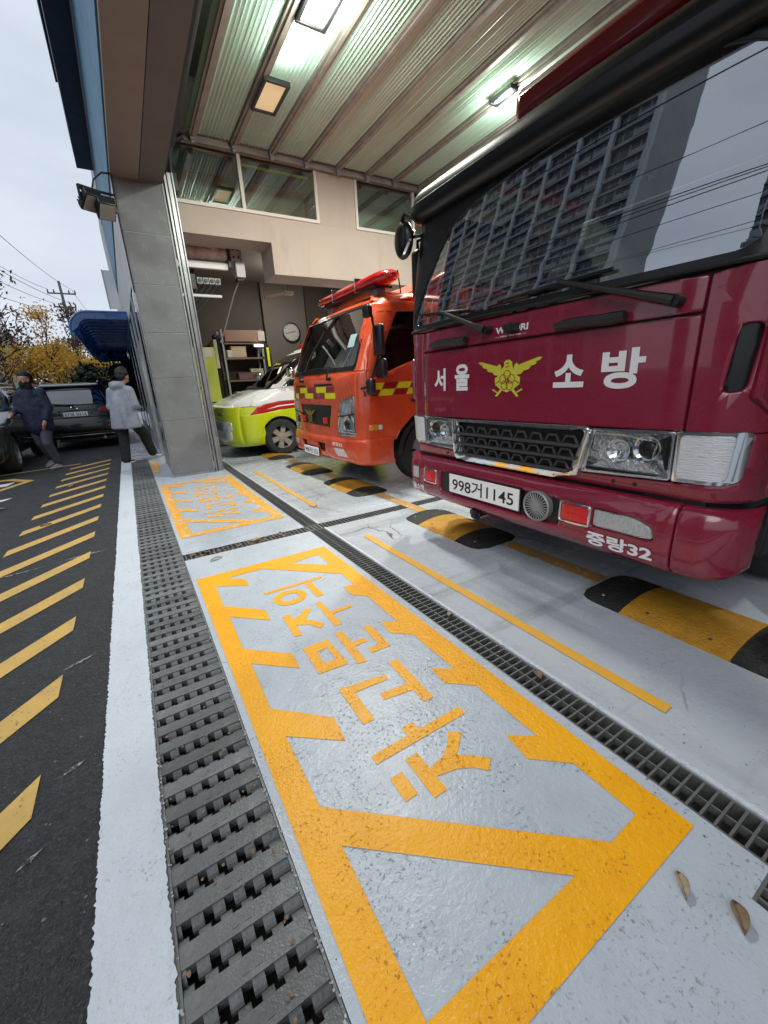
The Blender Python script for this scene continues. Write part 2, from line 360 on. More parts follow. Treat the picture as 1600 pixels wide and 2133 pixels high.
def patch(name, polys, surf, mat, parent, off=0., depth=.02, bev=.004, du=.08, dv=.08, smooth=True, center=(1.5, 0, 1.0)):
    """a plate cut to an outline (with holes) that follows a curved surface surf(u,v)->(point); off = height of its face over the surface"""
    if not isinstance(polys[0][0], (tuple, list)): polys = [polys]
    bm = flat_mesh(polys, du, dv); CEN = Vector(center)
    def nrm(u, v):
        e = 1e-3; a = Vector(surf(u + e, v)) - Vector(surf(u - e, v)); b = Vector(surf(u, v + e)) - Vector(surf(u, v - e))
        n = a.cross(b)
        if n.length < 1e-12: return Vector((-1, 0, 0))
        n.normalize()
        if n.dot(Vector(surf(u, v)) - CEN) < 0: n = -n
        return n
    bm.verts.ensure_lookup_table()
    nb = {}
    for e in bm.edges:
        if len(e.link_faces) == 1:
            f = e.link_faces[0]; l = [l for l in f.loops if l.edge == e][0]
            a, b = l.vert, l.link_loop_next.vert; d = (b.co - a.co)
            if d.length < 1e-9: continue
            d.normalize(); o = Vector((d.y, -d.x, 0))
            nb.setdefault(a, [None, None])[1] = (b, o); nb.setdefault(b, [None, None])[0] = (a, o)
    pos = {}; norm = {}
    ring1 = {}; ring2 = {}
    for v in bm.verts:
        u, w = v.co.x, v.co.y; pos[v] = Vector(surf(u, w)); norm[v] = nrm(u, w)
    verts = {v: None for v in bm.verts}
    bverts = [v for v in nb if nb[v][0] and nb[v][1]]
    out = bmesh.new(); m1 = {}
    sgn = 1
    for v in bm.verts:
        if v in nb and bev and nb[v][0] and nb[v][1]:
            o = (nb[v][0][1] + nb[v][1][1]); k = o.length_squared
            o = o * (2 / max(k, .6)) if k > 1e-6 else Vector((0, 0, 0))
            u, w = v.co.x - o.x * bev, v.co.y - o.y * bev
            m1[v] = out.verts.new(Vector(surf(u, w)) + nrm(u, w) * off)
        else: m1[v] = out.verts.new(pos[v] + norm[v] * off)
    for v in bverts:
        ring1[v] = out.verts.new(pos[v] + norm[v] * (off - bev * .9)) if bev else m1[v]
        ring2[v] = out.verts.new(pos[v] + norm[v] * (off - depth))
    for f in bm.faces:
        try: out.faces.new([m1[v] for v in f.verts])
        except ValueError: pass
    for v in bverts:
        b = nb[v][1][0]
        if b not in ring2: continue
        for A, B in ((m1, ring1), (ring1, ring2)):
            if A[v] is B[v]: continue
            try: out.faces.new([A[v], B[v], B[b], A[b]])
            except ValueError: pass
    bmesh.ops.recalc_face_normals(out, faces=out.faces)
    me = bpy.data.meshes.new(name); out.to_mesh(me); out.free(); bm.free()
    o = link(name, me, mat, parent, smooth)
    if smooth: add_sharp(o, 50)
    return o
class Ring:
    """stack of plan outlines: rows (x, z, half width, corner x depth, corner y depth); front looks to -x"""
    def __init__(s, rows, bow=0., smooth=0):
        for _ in range(smooth):
            n = [rows[0]]
            for a, b in zip(rows, rows[1:]):
                n += [tuple(p * .75 + q * .25 for p, q in zip(a, b)), tuple(p * .25 + q * .75 for p, q in zip(a, b))]
            rows = n + [rows[-1]]
        s.rows = rows; s.bow = bow; s.vs = [0]
        for a, b in zip(rows, rows[1:]): s.vs.append(s.vs[-1] + math.hypot(b[0] - a[0], b[1] - a[1]))
    def row(s, v):
        k = 0
        while k < len(s.vs) - 2 and v > s.vs[k + 1]: k += 1
        t = (v - s.vs[k]) / max(1e-9, s.vs[k + 1] - s.vs[k])
        return tuple(p + (q - p) * t for p, q in zip(s.rows[k], s.rows[k + 1]))
    def vz(s, z):
        for k in range(len(s.vs) - 1):
            z0, z1 = s.rows[k][1], s.rows[k + 1][1]
            if z0 <= z <= z1 and z1 > z0: return s.vs[k] + (s.vs[k + 1] - s.vs[k]) * (z - z0) / (z1 - z0)
        return s.vs[0] if z < s.rows[0][1] else s.vs[-1]
    def sv(s, u, v):
        x, z, hw, rx, ry = s.row(v); a = abs(u); sg = 1 if u >= 0 else -1
        fl = hw - ry; arc = (rx + ry) / 2 * 1.5708
        bow = s.bow * (min(a, hw) / hw) ** 2
        if a <= fl: return Vector((x + bow, u, z))
        if a <= fl + arc:
            t = (a - fl) / arc * PI / 2
            return Vector((x + bow + rx * (1 - math.cos(t)), sg * (fl + ry * math.sin(t)), z))
        return Vector((x + s.bow + rx + a - fl - arc, sg * hw, z))
    def front(s, y, z): return s.sv(-y, s.vz(z)) * 1 if False else s.sv(y, s.vz(z))
    def F(s): return lambda y, z: s.front(y, z)
    def side(s, sg):
        def f(x, z):
            xx, zz, hw, rx, ry = s.row(s.vz(z)); x0 = xx + s.bow
            if x >= x0 + rx: return Vector((x, sg * hw, z))
            c = max(-1, min(1, 1 - (x - x0) / rx)); t = math.acos(max(0, c))
            return Vector((x, sg * (hw - ry + ry * math.sin(t)), z))
        return f
def text_shape(txt, bold=0., res=6):
    c = bpy.data.curves.new('t', 'FONT'); c.body = txt; c.size = 1; c.resolution_u = res; c.offset = bold; c.fill_mode = 'BOTH'; c.extrude = 0
    o = bpy.data.objects.new('t', c); COL.objects.link(o)
    dg = bpy.context.evaluated_depsgraph_get(); me = bpy.data.meshes.new_from_object(o.evaluated_get(dg))
    vs = [tuple(v.co) for v in me.vertices]; fs = [tuple(p.vertices) for p in me.polygons]
    bpy.data.objects.remove(o); bpy.data.curves.remove(c); bpy.data.meshes.remove(me)
    x0 = min(v[0] for v in vs); x1 = max(v[0] for v in vs); y0 = min(v[1] for v in vs); y1 = max(v[1] for v in vs)
    return [((v[0] - x0) / (x1 - x0), (v[1] - y0) / (y1 - y0)) for v in vs], fs
def lettering(name, txt, fmap, mat, parent, bold=.02):
    """fmap(u,v) with u,v in 0..1 gives the 3D place of the print"""
    vs, fs = text_shape(txt, bold)
    return MB().add([fmap(u, v) for u, v in vs], fs).build(name, mat, parent)
def on_front(ring, yl, yr, z0, z1, off):
    """print on the front of a vehicle between local y = yl (viewer's left, larger y) and yr"""
    def f(u, v):
        y = yl + (yr - yl) * u; z = z0 + (z1 - z0) * v; p = ring.front(y, z); return (p.x - off, p.y, p.z)
    return f
def sheet(name, polys, z, mat, parent, grid=None):
    bm = flat_mesh(polys if isinstance(polys[0][0], (tuple, list)) else [polys], grid, grid)
    for v in bm.verts: v.co.z = z
    me = bpy.data.meshes.new(name); bm.to_mesh(me); bm.free(); return link(name, me, mat, parent)
def copy_tree(o, parent=None):
    c = o.copy(); COL.objects.link(c); c.parent = parent
    for ch in o.children: copy_tree(ch, c)
    return c

# ================================================================== THE GROUND
def struct(o): o['kind'] = 'structure'; return o
struct(sheet('ground', rect(-700, 700, -700, 900), -.32, earth, None))
road = struct(MB().box(-240, -.325, -120, 320, -.3, 0).build('road', asphalt))
kerb = struct(MB().box(-.322, -.163, -6, 9.75, -.3, .001).build('kerb_strip', M('bare_kerb_concrete', (.16, .165, .17), .8, var=(20, (.09, .095, .1), .4, .7), bump=(50, .6, .01))))
_r = random.Random(5); L1 = []; L2 = []; yy = -2.0
while yy < 9.74:
    st = .007 if yy < 3 else .04
    L1.append((-.330 + _r.gauss(0, .0022), yy)); L2.append((-.1655 + _r.gauss(0, .0018), yy + .003)); yy += st * _r.uniform(.6, 1.4)
MBk = MB(); nk = len(L1)
MBk.add([(x, y_, .0045) for x, y_ in L1] + [(x, y_, .0045) for x, y_ in L2], [(i, i + 1, nk + i + 1, nk + i) for i in range(nk - 1)]).build('painted_strip', kerb_white, kerb)
struct(MB().box(-.322, .135, 9.755, 40, -.3, .003).build('pavement', bay_floor))
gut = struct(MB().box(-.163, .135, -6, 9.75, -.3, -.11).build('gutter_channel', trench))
# concrete apron between the gutters (yellow stencil strip)
ap = MB()
ap.box(.137, 1.18, .125, 3.335, -.3, 0).box(.137, 1.18, 3.478, 9.4, -.3, 0).box(.137, 1.18, -6, -.02, -.3, 0).box(.137, 1.06, -.0199, .1249, -.3, 0)
apron = struct(ap.build('apron', paint_floor))
fl = MB()
fl.box(1.318, 13, .125, 3.335, -.3, 0).box(1.318, 13, 3.478, 9.4, -.3, 0).box(1.318, 13, -6, -.02, -.3, 0).box(.137, 13, 9.402, 40, -.3, 0)
floor = struct(fl.build('garage_floor', bay_floor))
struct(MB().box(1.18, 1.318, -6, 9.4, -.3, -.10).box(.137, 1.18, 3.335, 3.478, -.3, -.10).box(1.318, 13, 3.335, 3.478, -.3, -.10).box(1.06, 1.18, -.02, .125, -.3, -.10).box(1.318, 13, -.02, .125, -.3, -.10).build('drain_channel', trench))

# ---- painted stencil on the apron
def quad_line(pts, w):
    """polyline turned into a band of width w"""
    P = [Vector(p) for p in pts]; l = []; r = []
    for i, p in enumerate(P):
        d = (P[min(i + 1, len(P) - 1)] - P[max(i - 1, 0)]).normalized(); n = Vector((-d.y, d.x)) * w / 2
        l.append(tuple(p + n)); r.append(tuple(p - n))
    return l + r[::-1]
BORDER = [rect(.165, 1.135, .28, 2.915),
          [(.26, .928), (.258, 1.251), (.437, 1.104), (.447, 1.23), (.25, 1.423), (.257, 1.759), (.44, 1.591), (.447, 1.714), (.252, 1.904), (.258, 2.264), (.448, 2.081), (.45, 2.216), (.254, 2.415),
           (.262, 2.72), (.452, 2.59), (.451, 2.713), (.35, 2.805), (.60, 2.80), (.64, 2.762), (1.033, 2.368), (1.028, 2.175), (.957, 2.193), (.951, 2.066), (1.026, 1.985), (1.022, 1.645), (.945, 1.70), (.932, 1.58),
           (1.02, 1.50), (1.02, 1.177), (.935, 1.242), (.926, 1.13), (1.025, 1.043), (1.025, .727), (.935, .796), (.921, .686), (1.033, .59), (1.033, .386), (.902, .382)],
          [(.268, .79), (.747, .387), (.267, .391)], [(1.031, 2.785), (1.029, 2.556), (.80, 2.767)]]
def arc2(cx, cy, rx, ry, n=28): return [(cx + rx * math.cos(2 * PI * k / n), cy + ry * math.sin(2 * PI * k / n)) for k in range(n)]
GLYPHS = {'cha': [[rect(.482, .885, .956, .996)], [rect(.638, .689, .9965, 1.037)],
                  [[(.573, .753), (.624, .753), (.624, .808), (.70, .79), (.745, .765), (.782, .727), (.821, .757), (.775, .80), (.735, .833), (.775, .865), (.813, .894), (.772, .926), (.735, .885), (.69, .855), (.624, .845), (.624, .917), (.573, .918)]],
                  [rect(.491, .538, .793, .886)]],
          'go': [[[(.53, 1.36), (.741, 1.326), (.737, 1.291), (.58, 1.303), (.575, 1.13), (.527, 1.133)]], [[(.788, 1.095), (.836, 1.092), (.845, 1.383), (.798, 1.383), (.793, 1.222), (.664, 1.237), (.655, 1.197), (.791, 1.175)]]],
          'mun': [[[(.503, 1.725), (.638, 1.722), (.643, 1.487), (.498, 1.50)], [(.553, 1.658), (.607, 1.658), (.609, 1.557), (.546, 1.557)]],
                  [[(.69, 1.747), (.731, 1.743), (.731, 1.629), (.80, 1.62), (.80, 1.586), (.727, 1.588), (.72, 1.452), (.677, 1.46)]],
                  [[(.84, 1.715), (.884, 1.704), (.877, 1.487), (.768, 1.492), (.775, 1.537), (.834, 1.533)]]],
          'ju': [[[(.512, 2.072), (.557, 2.078), (.553, 2.01), (.605, 2.035), (.654, 2.08), (.685, 2.057), (.64, 2.005), (.612, 1.975), (.65, 1.93), (.683, 1.866), (.648, 1.837), (.615, 1.905), (.549, 1.945), (.544, 1.837), (.505, 1.845)]],
                 [[(.728, 2.108), (.762, 2.106), (.763, 1.967), (.894, 1.964), (.893, 1.932), (.763, 1.932), (.763, 1.806), (.722, 1.808)]]],
          'ui': [[rect(.505, .898, 2.397, 2.427)], [rect(.765, .813, 2.171, 2.385)], [arc2(.627, 2.27, .102, .096), arc2(.627, 2.27, .058, .046)]]}
sheet('painted_border', BORDER, .002, yellow, apron, .25)
bm_all = MB()
for k in GLYPHS:
    g = MB()
    for polys in GLYPHS[k]:
        b = flat_mesh(polys); b.verts.ensure_lookup_table(); b.verts.index_update()
        g.add([(v.co.x, v.co.y, .002) for v in b.verts], [[v.index for v in f.verts] for f in b.faces]); b.free()
    g.build('painted_letter', yellow, apron)
    h = MB(); h.add([(v[0], v[1] + 3.63, v[2]) for v in g.v], g.f).build('painted_letter', yellow_worn, apron)
B2 = [[(x, 3.90 + (y - .28) * 1.013) for x, y in p] for p in BORDER]
sheet('painted_border', B2, .002, yellow_worn, apron, .25)
sheet('painted_patch', [(.165, 9.14), (.27, 9.11), (.25, 7.77), (.145, 7.80)], .004, yellow_worn, apron)
for a, b, c, d in ((1.50, 1.557, .53, 2.91), (1.50, 1.557, 4.05, 6.6)):
    sheet('painted_line', rect(a, b, c, d), .004, yellow_thin, floor, .3)
for c, d in ((1.28, 2.06), (3.12, 4.04), (5.08, 5.58), (6.65, 7.34), (-1.2, .2)):
    sheet('painted_line', rect(2.26, 2.378, c, d), .004, M('grimy_yellow_line', (.50, .27, .05), .55, var=[(6, (.33, .22, .10), .4, .7)], worn=(14, .55, (.42, .45, .50)), bump=(40, .2, .006)), floor, .3)
# ---- hatch and arrow on the asphalt
y = .95; k = 0
for i in range(16):
    yr = 10.36 - i * .627
    if yr < 1.5: break
    xl = -1.16
    sheet('painted_stripe', [(-.518, yr - .18), (-.518, yr), (xl, yr - .74), (xl, yr - .92)], .004, yellow_road, road)
sheet('painted_arrow_frame', [[(-1.56, 8.70), (-1.92, 9.15), (-3.2, 9.30), (-3.2, 7.55), (-1.90, 7.92)], [(-1.70, 8.68), (-1.96, 9.0), (-3.1, 9.12), (-3.1, 7.80), (-1.93, 8.12)]], .004, yellow_road, road)
sheet('painted_arrow', [(-1.82, 8.74), (-1.87, 8.42), (-2.05, 8.40), (-3.0, 8.2), (-3.0, 8.5), (-2.0, 8.66)], .004, white_road, road)
sheet('painted_bay_line', [(-1.60, 7.30), (-1.66, 7.13), (-3.2, 6.4), (-3.2, 6.58)], .004, white_road, road)
sheet('painted_bay_line', [(-1.03, 10.24), (-1.05, 10.12), (-3.6, 9.22), (-3.6, 9.34)], .004, yellow_road, road)
sheet('painted_bay_line', [(-1.9, 6.6), (-1.95, 6.5), (-3.2, 5.9), (-3.2, 6.0)], .004, white_road, road)

# ---- wide gutter grating: interlocking bars with five slots between each pair
gr = empty('gutter_grating', (0, 0, 0), 'wide dark grey slotted grating running along the white kerb line', 'drain grating')
MB().box(-.163, -.156, -2, 9.75, -.11, -.002).box(.128, .135, -2, 9.75, -.11, -.002).build('grating_frame', grate_black, gr)
holes = [-.128 + .0515 * k for k in range(6)]
gb = MB().box(-.155, .127, -.024, .024, -.03, 0)
for sg in (-1, 1):
    prev = -.155; tooth = []
    for h in [-.128, -.077, -.026, .025, .076]:
        c_ = h + sg * .0065; tooth.append((prev, c_ - .0115)); prev = c_ + .0115
    tooth.append((prev, .127))
    for a, b in tooth:
        q = [(.0238, -.03), (.0238, -.004), (.034, -.007), (.043, -.012), (.0482, -.018), (.0482, -.03)]
        gb.prism([(sg * u, v) for u, v in q], 0, a, b)
for k in (0, 1): gb.box(-.028 + k * .03 - .010, -.028 + k * .03 + .006, -.010, .010, -.001, .0014)
gbm = gb.mesh('grating_bar')
for i in range(100):
    link('grating_bar', gbm, grate_black if i == 0 else None, gr, loc=(0, .0 + i * .0972 - .0, random.uniform(-.003, .0015)), rot=(random.uniform(-.035, .035), random.uniform(-.006, .006), random.uniform(-.012, .012)))
# ---- narrow steel gratings
def narrow(name, label, along, a0, a1, c0, c1, rails, pitch, cap):
    t = empty(name, (0, 0, 0), label, 'drain grating')
    f = MB(); w = .005
    for r in rails:
        if along == 1: f.box(r - w / 2, r + w / 2, a0, a1, -.028, -.003)
        else: f.box(a0, a1, r - w / 2, r + w / 2, -.028, -.003)
    for e in (c0, c1 - .008):
        if along == 1: f.box(e, e + .008, a0, a1, -.1, -.001)
        else: f.box(a0, a1, e, e + .008, -.1, -.001)
    f.build('grating_frame', grate_steel, t)
    m = MB()
    if along == 1: m.box(c0 + .008, c1 - .008, -.0035, .0035, -.025, 0)
    else: m.box(-.0035, .0035, c0 + .008, c1 - .008, -.025, 0)
    me = m.mesh('grating_bar'); me.materials.append(grate_steel); n = int((a1 - a0) / pitch)
    for i in range(min(n, cap)):
        p = a0 + pitch * (i + .5)
        link('grating_bar', me, None, t, loc=(0, p, random.uniform(-.001, .0005)) if along == 1 else (p, 0, random.uniform(-.001, .0005)))
    if n > cap:
        far = MB()
        for i in range(cap, n):
            p = a0 + pitch * (i + .5)
            if along == 1: far.box(c0 + .008, c1 - .008, p - .0035, p + .0035, -.025, 0)
            else: far.box(p - .0035, p + .0035, c0 + .008, c1 - .008, -.025, 0)
        tag(far.build('grating_bars', grate_steel, t), kind='stuff')
struct(MB().box(1.3185, 1.338, .126, 3.334, -.05, .006).box(1.3185, 1.338, 3.479, 9.4, -.05, .006).build('drain_kerb', kerb_white))
narrow('drain_grating', 'long narrow steel grating along the garage door line beside the yellow stencils', 1, .125, 9.4, 1.18, 1.318, [1.249], .036, 250)
narrow('drain_grating', 'steel cross grating with dry leaves between the two yellow stencils', 0, .137, 6.5, 3.335, 3.478, [3.38, 3.432], .036, 90)
narrow('drain_grating', 'short steel cross grating at the lower right picture corner', 0, 1.06, 3.5, -.02, .125, [.03, .075], .036, 60)

# ---- rubber speed bumps: black round end, yellow middle with studs, black round end
def bump(yc, half, label, yl=.245):
    x0, x1 = 2.03, 2.50; t = empty('speed_bump', (x0, yc, 0), label, 'speed bump', group='rubber bumps on the garage floor')
    w = x1 - x0
    def prof(u): return .004 + .036 * math.sin(PI * max(0, min(1, u))) ** .8
    def piece(name, ya, yb, mat, taper):
        vs = []; n = 12; m = 8
        for j in range(m + 1):
            tt = j / m; yy = ya + (yb - ya) * tt
            k = 1.0
            if taper: e = (1 - tt) if taper < 0 else tt; k = math.sqrt(max(0, 1 - max(0, (e - .45) / .55) ** 2.6)) if e > .45 else 1.
            hk = .35 + .65 * k if taper else 1
            wid = (.55 + .45 * k) if taper else 1
            for i in range(n + 1):
                u = i / n; vs.append((w * (.5 + (u - .5) * wid), yy, prof(u) * hk * (k if taper and k < .2 else 1)))
        fs = [(j * (n + 1) + i, j * (n + 1) + i + 1, (j + 1) * (n + 1) + i + 1, (j + 1) * (n + 1) + i) for j in range(m) for i in range(n)]
        mb = MB().add(vs, fs)
        sk = []; 
        border = [j * (n + 1) for j in range(m + 1)] + [m * (n + 1) + i for i in range(1, n + 1)] + [j * (n + 1) + n for j in range(m - 1, -1, -1)] + [i for i in range(n - 1, 0, -1)]
        base = len(mb.v); mb.v += [(vs[b][0], vs[b][1], .0005) for b in border]
        mb.f += [(border[i], border[(i + 1) % len(border)], base + (i + 1) % len(border), base + i) for i in range(len(border))]
        return mb.build(name, mat, t, smooth=True)
    piece('yellow_section', -yl, yl, bumpyel, 0)
    piece('end_section', -half, -yl - .003, bumprub, -1); piece('end_section', yl + .003, half, bumprub, 1)
    for yy in (-.14, .14, -half + .12, half - .12):
        MB().lathe((.08, yy, prof(.17) - .004), (0, 0, 1), [(.0, .007), (.008, .006), (.012, 0)], 8).build('bolt', alugrey if abs(yy) > .2 else trench, t, smooth=True)
        if abs(yy) > .2: MB().lathe((w - .1, yy, prof(.8) - .004), (0, 0, 1), [(.0, .007), (.008, .006), (.012, 0)], 8).build('bolt', alugrey, t, smooth=True)
bump(.765, .50, 'speed bump nearest the camera, below the right headlight of the maroon truck')
bump(2.59, .52, 'speed bump below the number plate of the maroon truck, black far end')
bump(4.56, .52, 'speed bump below the near headlight of the orange truck')
bump(6.12, .52, 'speed bump below the far bumper end of the orange truck')
bump(7.88, .52, 'speed bump in front of the ambulance wheel')

# ================================================================== THE FIRE STATION
fs = empty('fire_station', (.4, 7.07, 0), 'fire station with blue fascia and tiled pillar beside its open garage', 'building')
def fp(name, x0, x1, y0, y1, z0, z1, mat, parent=None, bev=0):
    """building part given in world metres, stored relative to the building"""
    o = box(name, x0, x1, y0, y1, z0, z1, mat, None, bev)
    o.parent = parent or fs
    o.location = (-.4, -7.07, 0)
    if parent: o.location = (0, 0, 0)
    return o
pil = fp('pillar', .412, .985, 7.076, 7.46, 0, 3.95, M('pale_joint', (.42, .43, .43), .7))
fp('corner_trim', .394, .4035, 7.062, 7.0835, 0, 3.95, alu, None)
zs = [.012, .87, 1.48, 2.10, 2.715, 3.34, 3.945]
for a, b in zip(zs, zs[1:]):
    fp('granite_tile', .404, .984, 7.070, 7.0755, a, b - .007, tile, pil, .003)
    fp('granite_tile', .398, .411, 7.084, 7.46, a, b - .006, tile, pil, .003)
fp('plinth', .40, .99, 7.064, 7.069, 0, .03, alugrey, pil)
fp('corner_trim', .985, 1.005, 7.06, 7.085, 0, 3.95, alugrey, pil)
# header over the door line
fp('soffit', .40, .715, -6, 7.46, 3.95, 4.05, beige, None)
fp('soffit', .722, 1.0, -6, 7.46, 3.95, 4.05, greysoff, None)
fp('header_wall', .42, .98, -6, 7.46, 4.055, 9, wallbrown, None)
fp('fascia', .385, .415, -6, 14.7, 4.02, 5.75, blueclad, None)
fp('fascia_trim', .372, .40, -6, 14.7, 5.66, 5.74, white, None)
fp('eave', .09, .42, -6, 11.75, 5.755, 6.3, navy, None)
fp('eave', .06, .42, -6, 10.1, 6.305, 7.4, navy, None)
fp('upper_wall', .42, .8, 7.47, 20, 4.5, 7, whiteclad, None)
# street wall beyond the pillar: white cladding over dark glazed shopfront
fp('white_wall', .405, .7, 7.47, 20, 2.83, 4.52, whiteclad, None)
fp('frame', .395, .46, 7.47, 7.56, 0, 2.825, alu, None, .004)
for k, (a, b) in enumerate(((7.57, 8.6), (8.66, 9.9), (9.96, 11.4), (11.46, 13.2), (13.26, 15.5), (15.6, 19.5))):
    if k in (1, 2):
        wv = fp('door_opening', .43, .66, a, b, 2.3, 2.82, navy, None)
    else:
        wv = fp('window', .42, .45, a, b, .35, 2.82, navyblue, None); fp('pane', .412, .418, a + .04, b - .04, .4, 2.78, carglass, wv)
        fp('sill_panel', .415, .46, a, b, 0, .345, alugrey, None)
    fp('frame', .40, .46, b + .003, b + .057, 0, 2.825, alu, None, .004)
# walls, ceiling slab and far walls of the garage
fp('back_wall', 12.8, 13, -6, 20, 0, 6, wallbeige, None)
fp('side_wall', 1.32, 13, -5.9, -5.7, 0, 6, wallbeige, None)
fp('inner_wall', 1.0, 3.30, 11.05, 11.25, 0, 6, wallbrown, None)
fp('inner_wall', 3.30, 4.40, 10.90, 11.25, 0, 6, M('lighter_brown_column', (.12, .10, .088), .8, var=(1, (.10, .085, .073), .4, .7)), None)
fp('inner_wall', 4.40, 12.8, 11.05, 11.25, 0, 6, wallbrown, None)
fp('lobby_wall', .72, 1.0, 9.95, 20, 0, 4.5, wallbrown, None)
fp('ceiling_slab', 1.0, 13, -6, 7.2, 5.3, 5.5, wallbrown, None)
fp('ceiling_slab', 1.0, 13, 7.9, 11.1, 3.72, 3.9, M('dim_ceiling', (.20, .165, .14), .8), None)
fp('roof', .42, 13, -6, 20, 9.01, 9.2, greysoff, None)
# header wall between the bays: stepped lower edge, window band above
hw = MB()
hw.box(1.02, 2.49, 7.30, 7.90, 3.48, 3.84).box(2.4901, 12.8, 7.30, 7.90, 3.03, 3.84)
hw.box(1.0, 1.06, 7.30, 7.90, 3.841, 5.3).box(3.37, 4.06, 7.30, 7.90, 3.841, 4.64).box(6.65, 12.8, 7.30, 7.90, 3.841, 4.64).box(1.06, 12.8, 7.30, 7.90, 4.641, 5.3)
hdr = hw.build('partition_wall', wallbeige, fs); hdr.location = (-.4, -7.07, 0)
def window(x0, x1, z0, z1, mull):
    w = MB(); f = .045
    w.box(x0, x1, 7.285, 7.34, z0, z0 + f).box(x0, x1, 7.285, 7.34, z1 - f, z1).box(x0, x0 + f, 7.285, 7.34, z0 + f, z1 - f).box(x1 - f, x1, 7.285, 7.34, z0 + f, z1 - f)
    for m in mull: w.box(m - f * .55, m + f * .55, 7.285, 7.34, z0 + f, z1 - f)
    o = w.build('window', M('off_white_frame', (.66, .61, .56), .5), fs); o.location = (-.4, -7.07, 0)
    fp('pane', x0 + f, x1 - f, 7.312, 7.318, z0 + f, z1 - f, winglass, o)
    fp('blind', x0 + f, x1 - f, 7.50, 7.53, z1 - .30, z1 - .06, M('blue_grey_blind', (.03, .06, .085), .7), o)
    fp('room_back', x0 + .02, x1 - .02, 7.84, 7.86, z0, z1, M('room_beyond', (.60, .58, .48), .8), o)
window(1.065, 3.365, 3.845, 4.635, [2.13]); window(4.065, 6.645, 3.845, 4.635, [5.30])
fp('yellow_strip', 2.2, 3.3, 7.47, 7.495, 4.52, 4.55, hiviz, None)

# ---- opened overhead door lying under the ceiling
dr = empty('overhead_door', (1.37, 7.1, 4.6), 'opened overhead garage door with pale green panels lying flat under the ceiling', 'garage door')
def dpart(mb, name, mat, smooth=False, bev=0):
    o = mb.build(name, mat, dr, smooth, bev); o.location = (-1.37, -7.1, -4.6); return o
xr = [1.50 + .553 * k for k in range(15)]
y0, y1 = -5.5, 7.12
for i, (a, b) in enumerate(zip([1.40] + xr, xr)):
    if b - a < .05: continue
    n = 44; vs = []; fsx = []
    xa, xb = a + .055, b - .055
    if xb - xa < .03: xa, xb = a, b - .05
    for k in range(n + 1):
        x = xa + (xb - xa) * k / n; z = 4.64 + .009 * math.cos(2 * PI * k / 4.4)
        vs += [(x, y0, z), (x, y1, z)]
    fsx = [(2 * k, 2 * k + 1, 2 * k + 3, 2 * k + 2) for k in range(n)]
    dpart(MB().add(vs, fsx), 'door_panel', doorpanel, True)
for x in xr:
    dpart(MB().box(x - .052, x + .052, y0, y1, 4.605, 4.655).box(x - .02, x + .02, y0, y1, 4.585, 4.604), 'panel_rail', doorrib)
    dpart(MB().box(x - .035, x + .035, 7.122, 7.20, 4.56, 4.68).cyl((x, 7.17, 4.56), 0, .03, .05, 10), 'roller_bracket', alugrey)
dpart(MB().box(1.36, 12.6, 7.205, 7.26, 4.575, 4.655).box(1.36, 12.6, 7.20, 7.28, 4.66, 4.675), 'track', doorrib)
dpart(MB().box(1.03, 1.055, 7.08, 7.14, 0, 4.1).box(1.075, 1.13, 7.10, 7.125, 0, 4.1).box(1.131, 1.145, 7.07, 7.30, 0, 4.1).box(1.075, 1.13, 7.27, 7.30, 0, 4.1), 'track', alu)
dpart(MB().box(1.056, 1.07, 7.15, 7.29, .02, 4.0), 'track_seal', blackpl)
dpart(MB().tube([(1.14, 7.2, 4.1), (1.16, 7.2, 4.35), (1.24, 7.2, 4.52), (1.37, 7.2, 4.6)], .035, 8).box(1.06, 1.2, 7.12, 7.28, 3.92, 4.12), 'curved_track', blackpl, True)
dpart(MB().cyl((1.19, .8, 4.45), 1, .055, 12.6, 14).box(1.02, 1.06, -5.5, 7.05, 4.06, 4.72), 'spring_shaft', blackpl)
for zz in (.5, 1.3, 2.1, 2.9, 3.6):
    dpart(MB().box(1.02, 1.146, 7.145, 7.268, zz, zz + .03), 'track_bracket', alugrey)

# ---- lamps: two fixtures in the panel row, one further in; the tube above the panels makes the bright patch
def ceil_lamp(x, y, z, label, lit, w=.31, l=.6, power=0, col=(.98, .97, .86)):
    t = empty('ceiling_lamp', (x, y, z), label, 'lamp', group='square lamps under the garage ceiling')
    MB().box(-w / 2, w / 2, -l / 2, -l / 2 + .035, -.05, 0).box(-w / 2, w / 2, l / 2 - .035, l / 2, -.05, 0).box(-w / 2, -w / 2 + .035, -l / 2 + .035, l / 2 - .035, -.05, 0).box(w / 2 - .035, w / 2, -l / 2 + .035, l / 2 - .035, -.05, 0).build('lamp_frame', blackpl, t, bev=.004)
    MB().box(-w / 2 + .036, w / 2 - .036, -l / 2 + .036, l / 2 - .036, -.03, -.012).build('diffuser', lampglow if lit else lampdim, t)
    if power:
        a = bpy.data.lights.new('lamp_light', 'AREA'); a.shape = 'RECTANGLE'; a.size = w * .7; a.size_y = l * .8; a.energy = power; a.color = col
        ao = bpy.data.objects.new('lamp_light', a); COL.objects.link(ao); ao.parent = t; ao.location = (0, 0, -.06)
        p_ = bpy.data.lights.new('ceiling_fill', 'POINT'); p_.energy = power * (.42 if w > .2 else .22); p_.shadow_soft_size = .10; p_.color = (.90, 1, .90)  # added point light below the fixture, brightens the ceiling panels
        p2 = bpy.data.objects.new('ceiling_fill', p_); COL.objects.link(p2); p2.parent = t; p2.location = (0, 0, -.22)
ceil_lamp(2.19, 5.86, 4.60, 'dim amber ceiling lamp in a black frame nearer the window wall', False)
ceil_lamp(2.24, 4.40, 4.60, 'lit ceiling lamp in a black frame cut by the top picture edge', True, power=150)
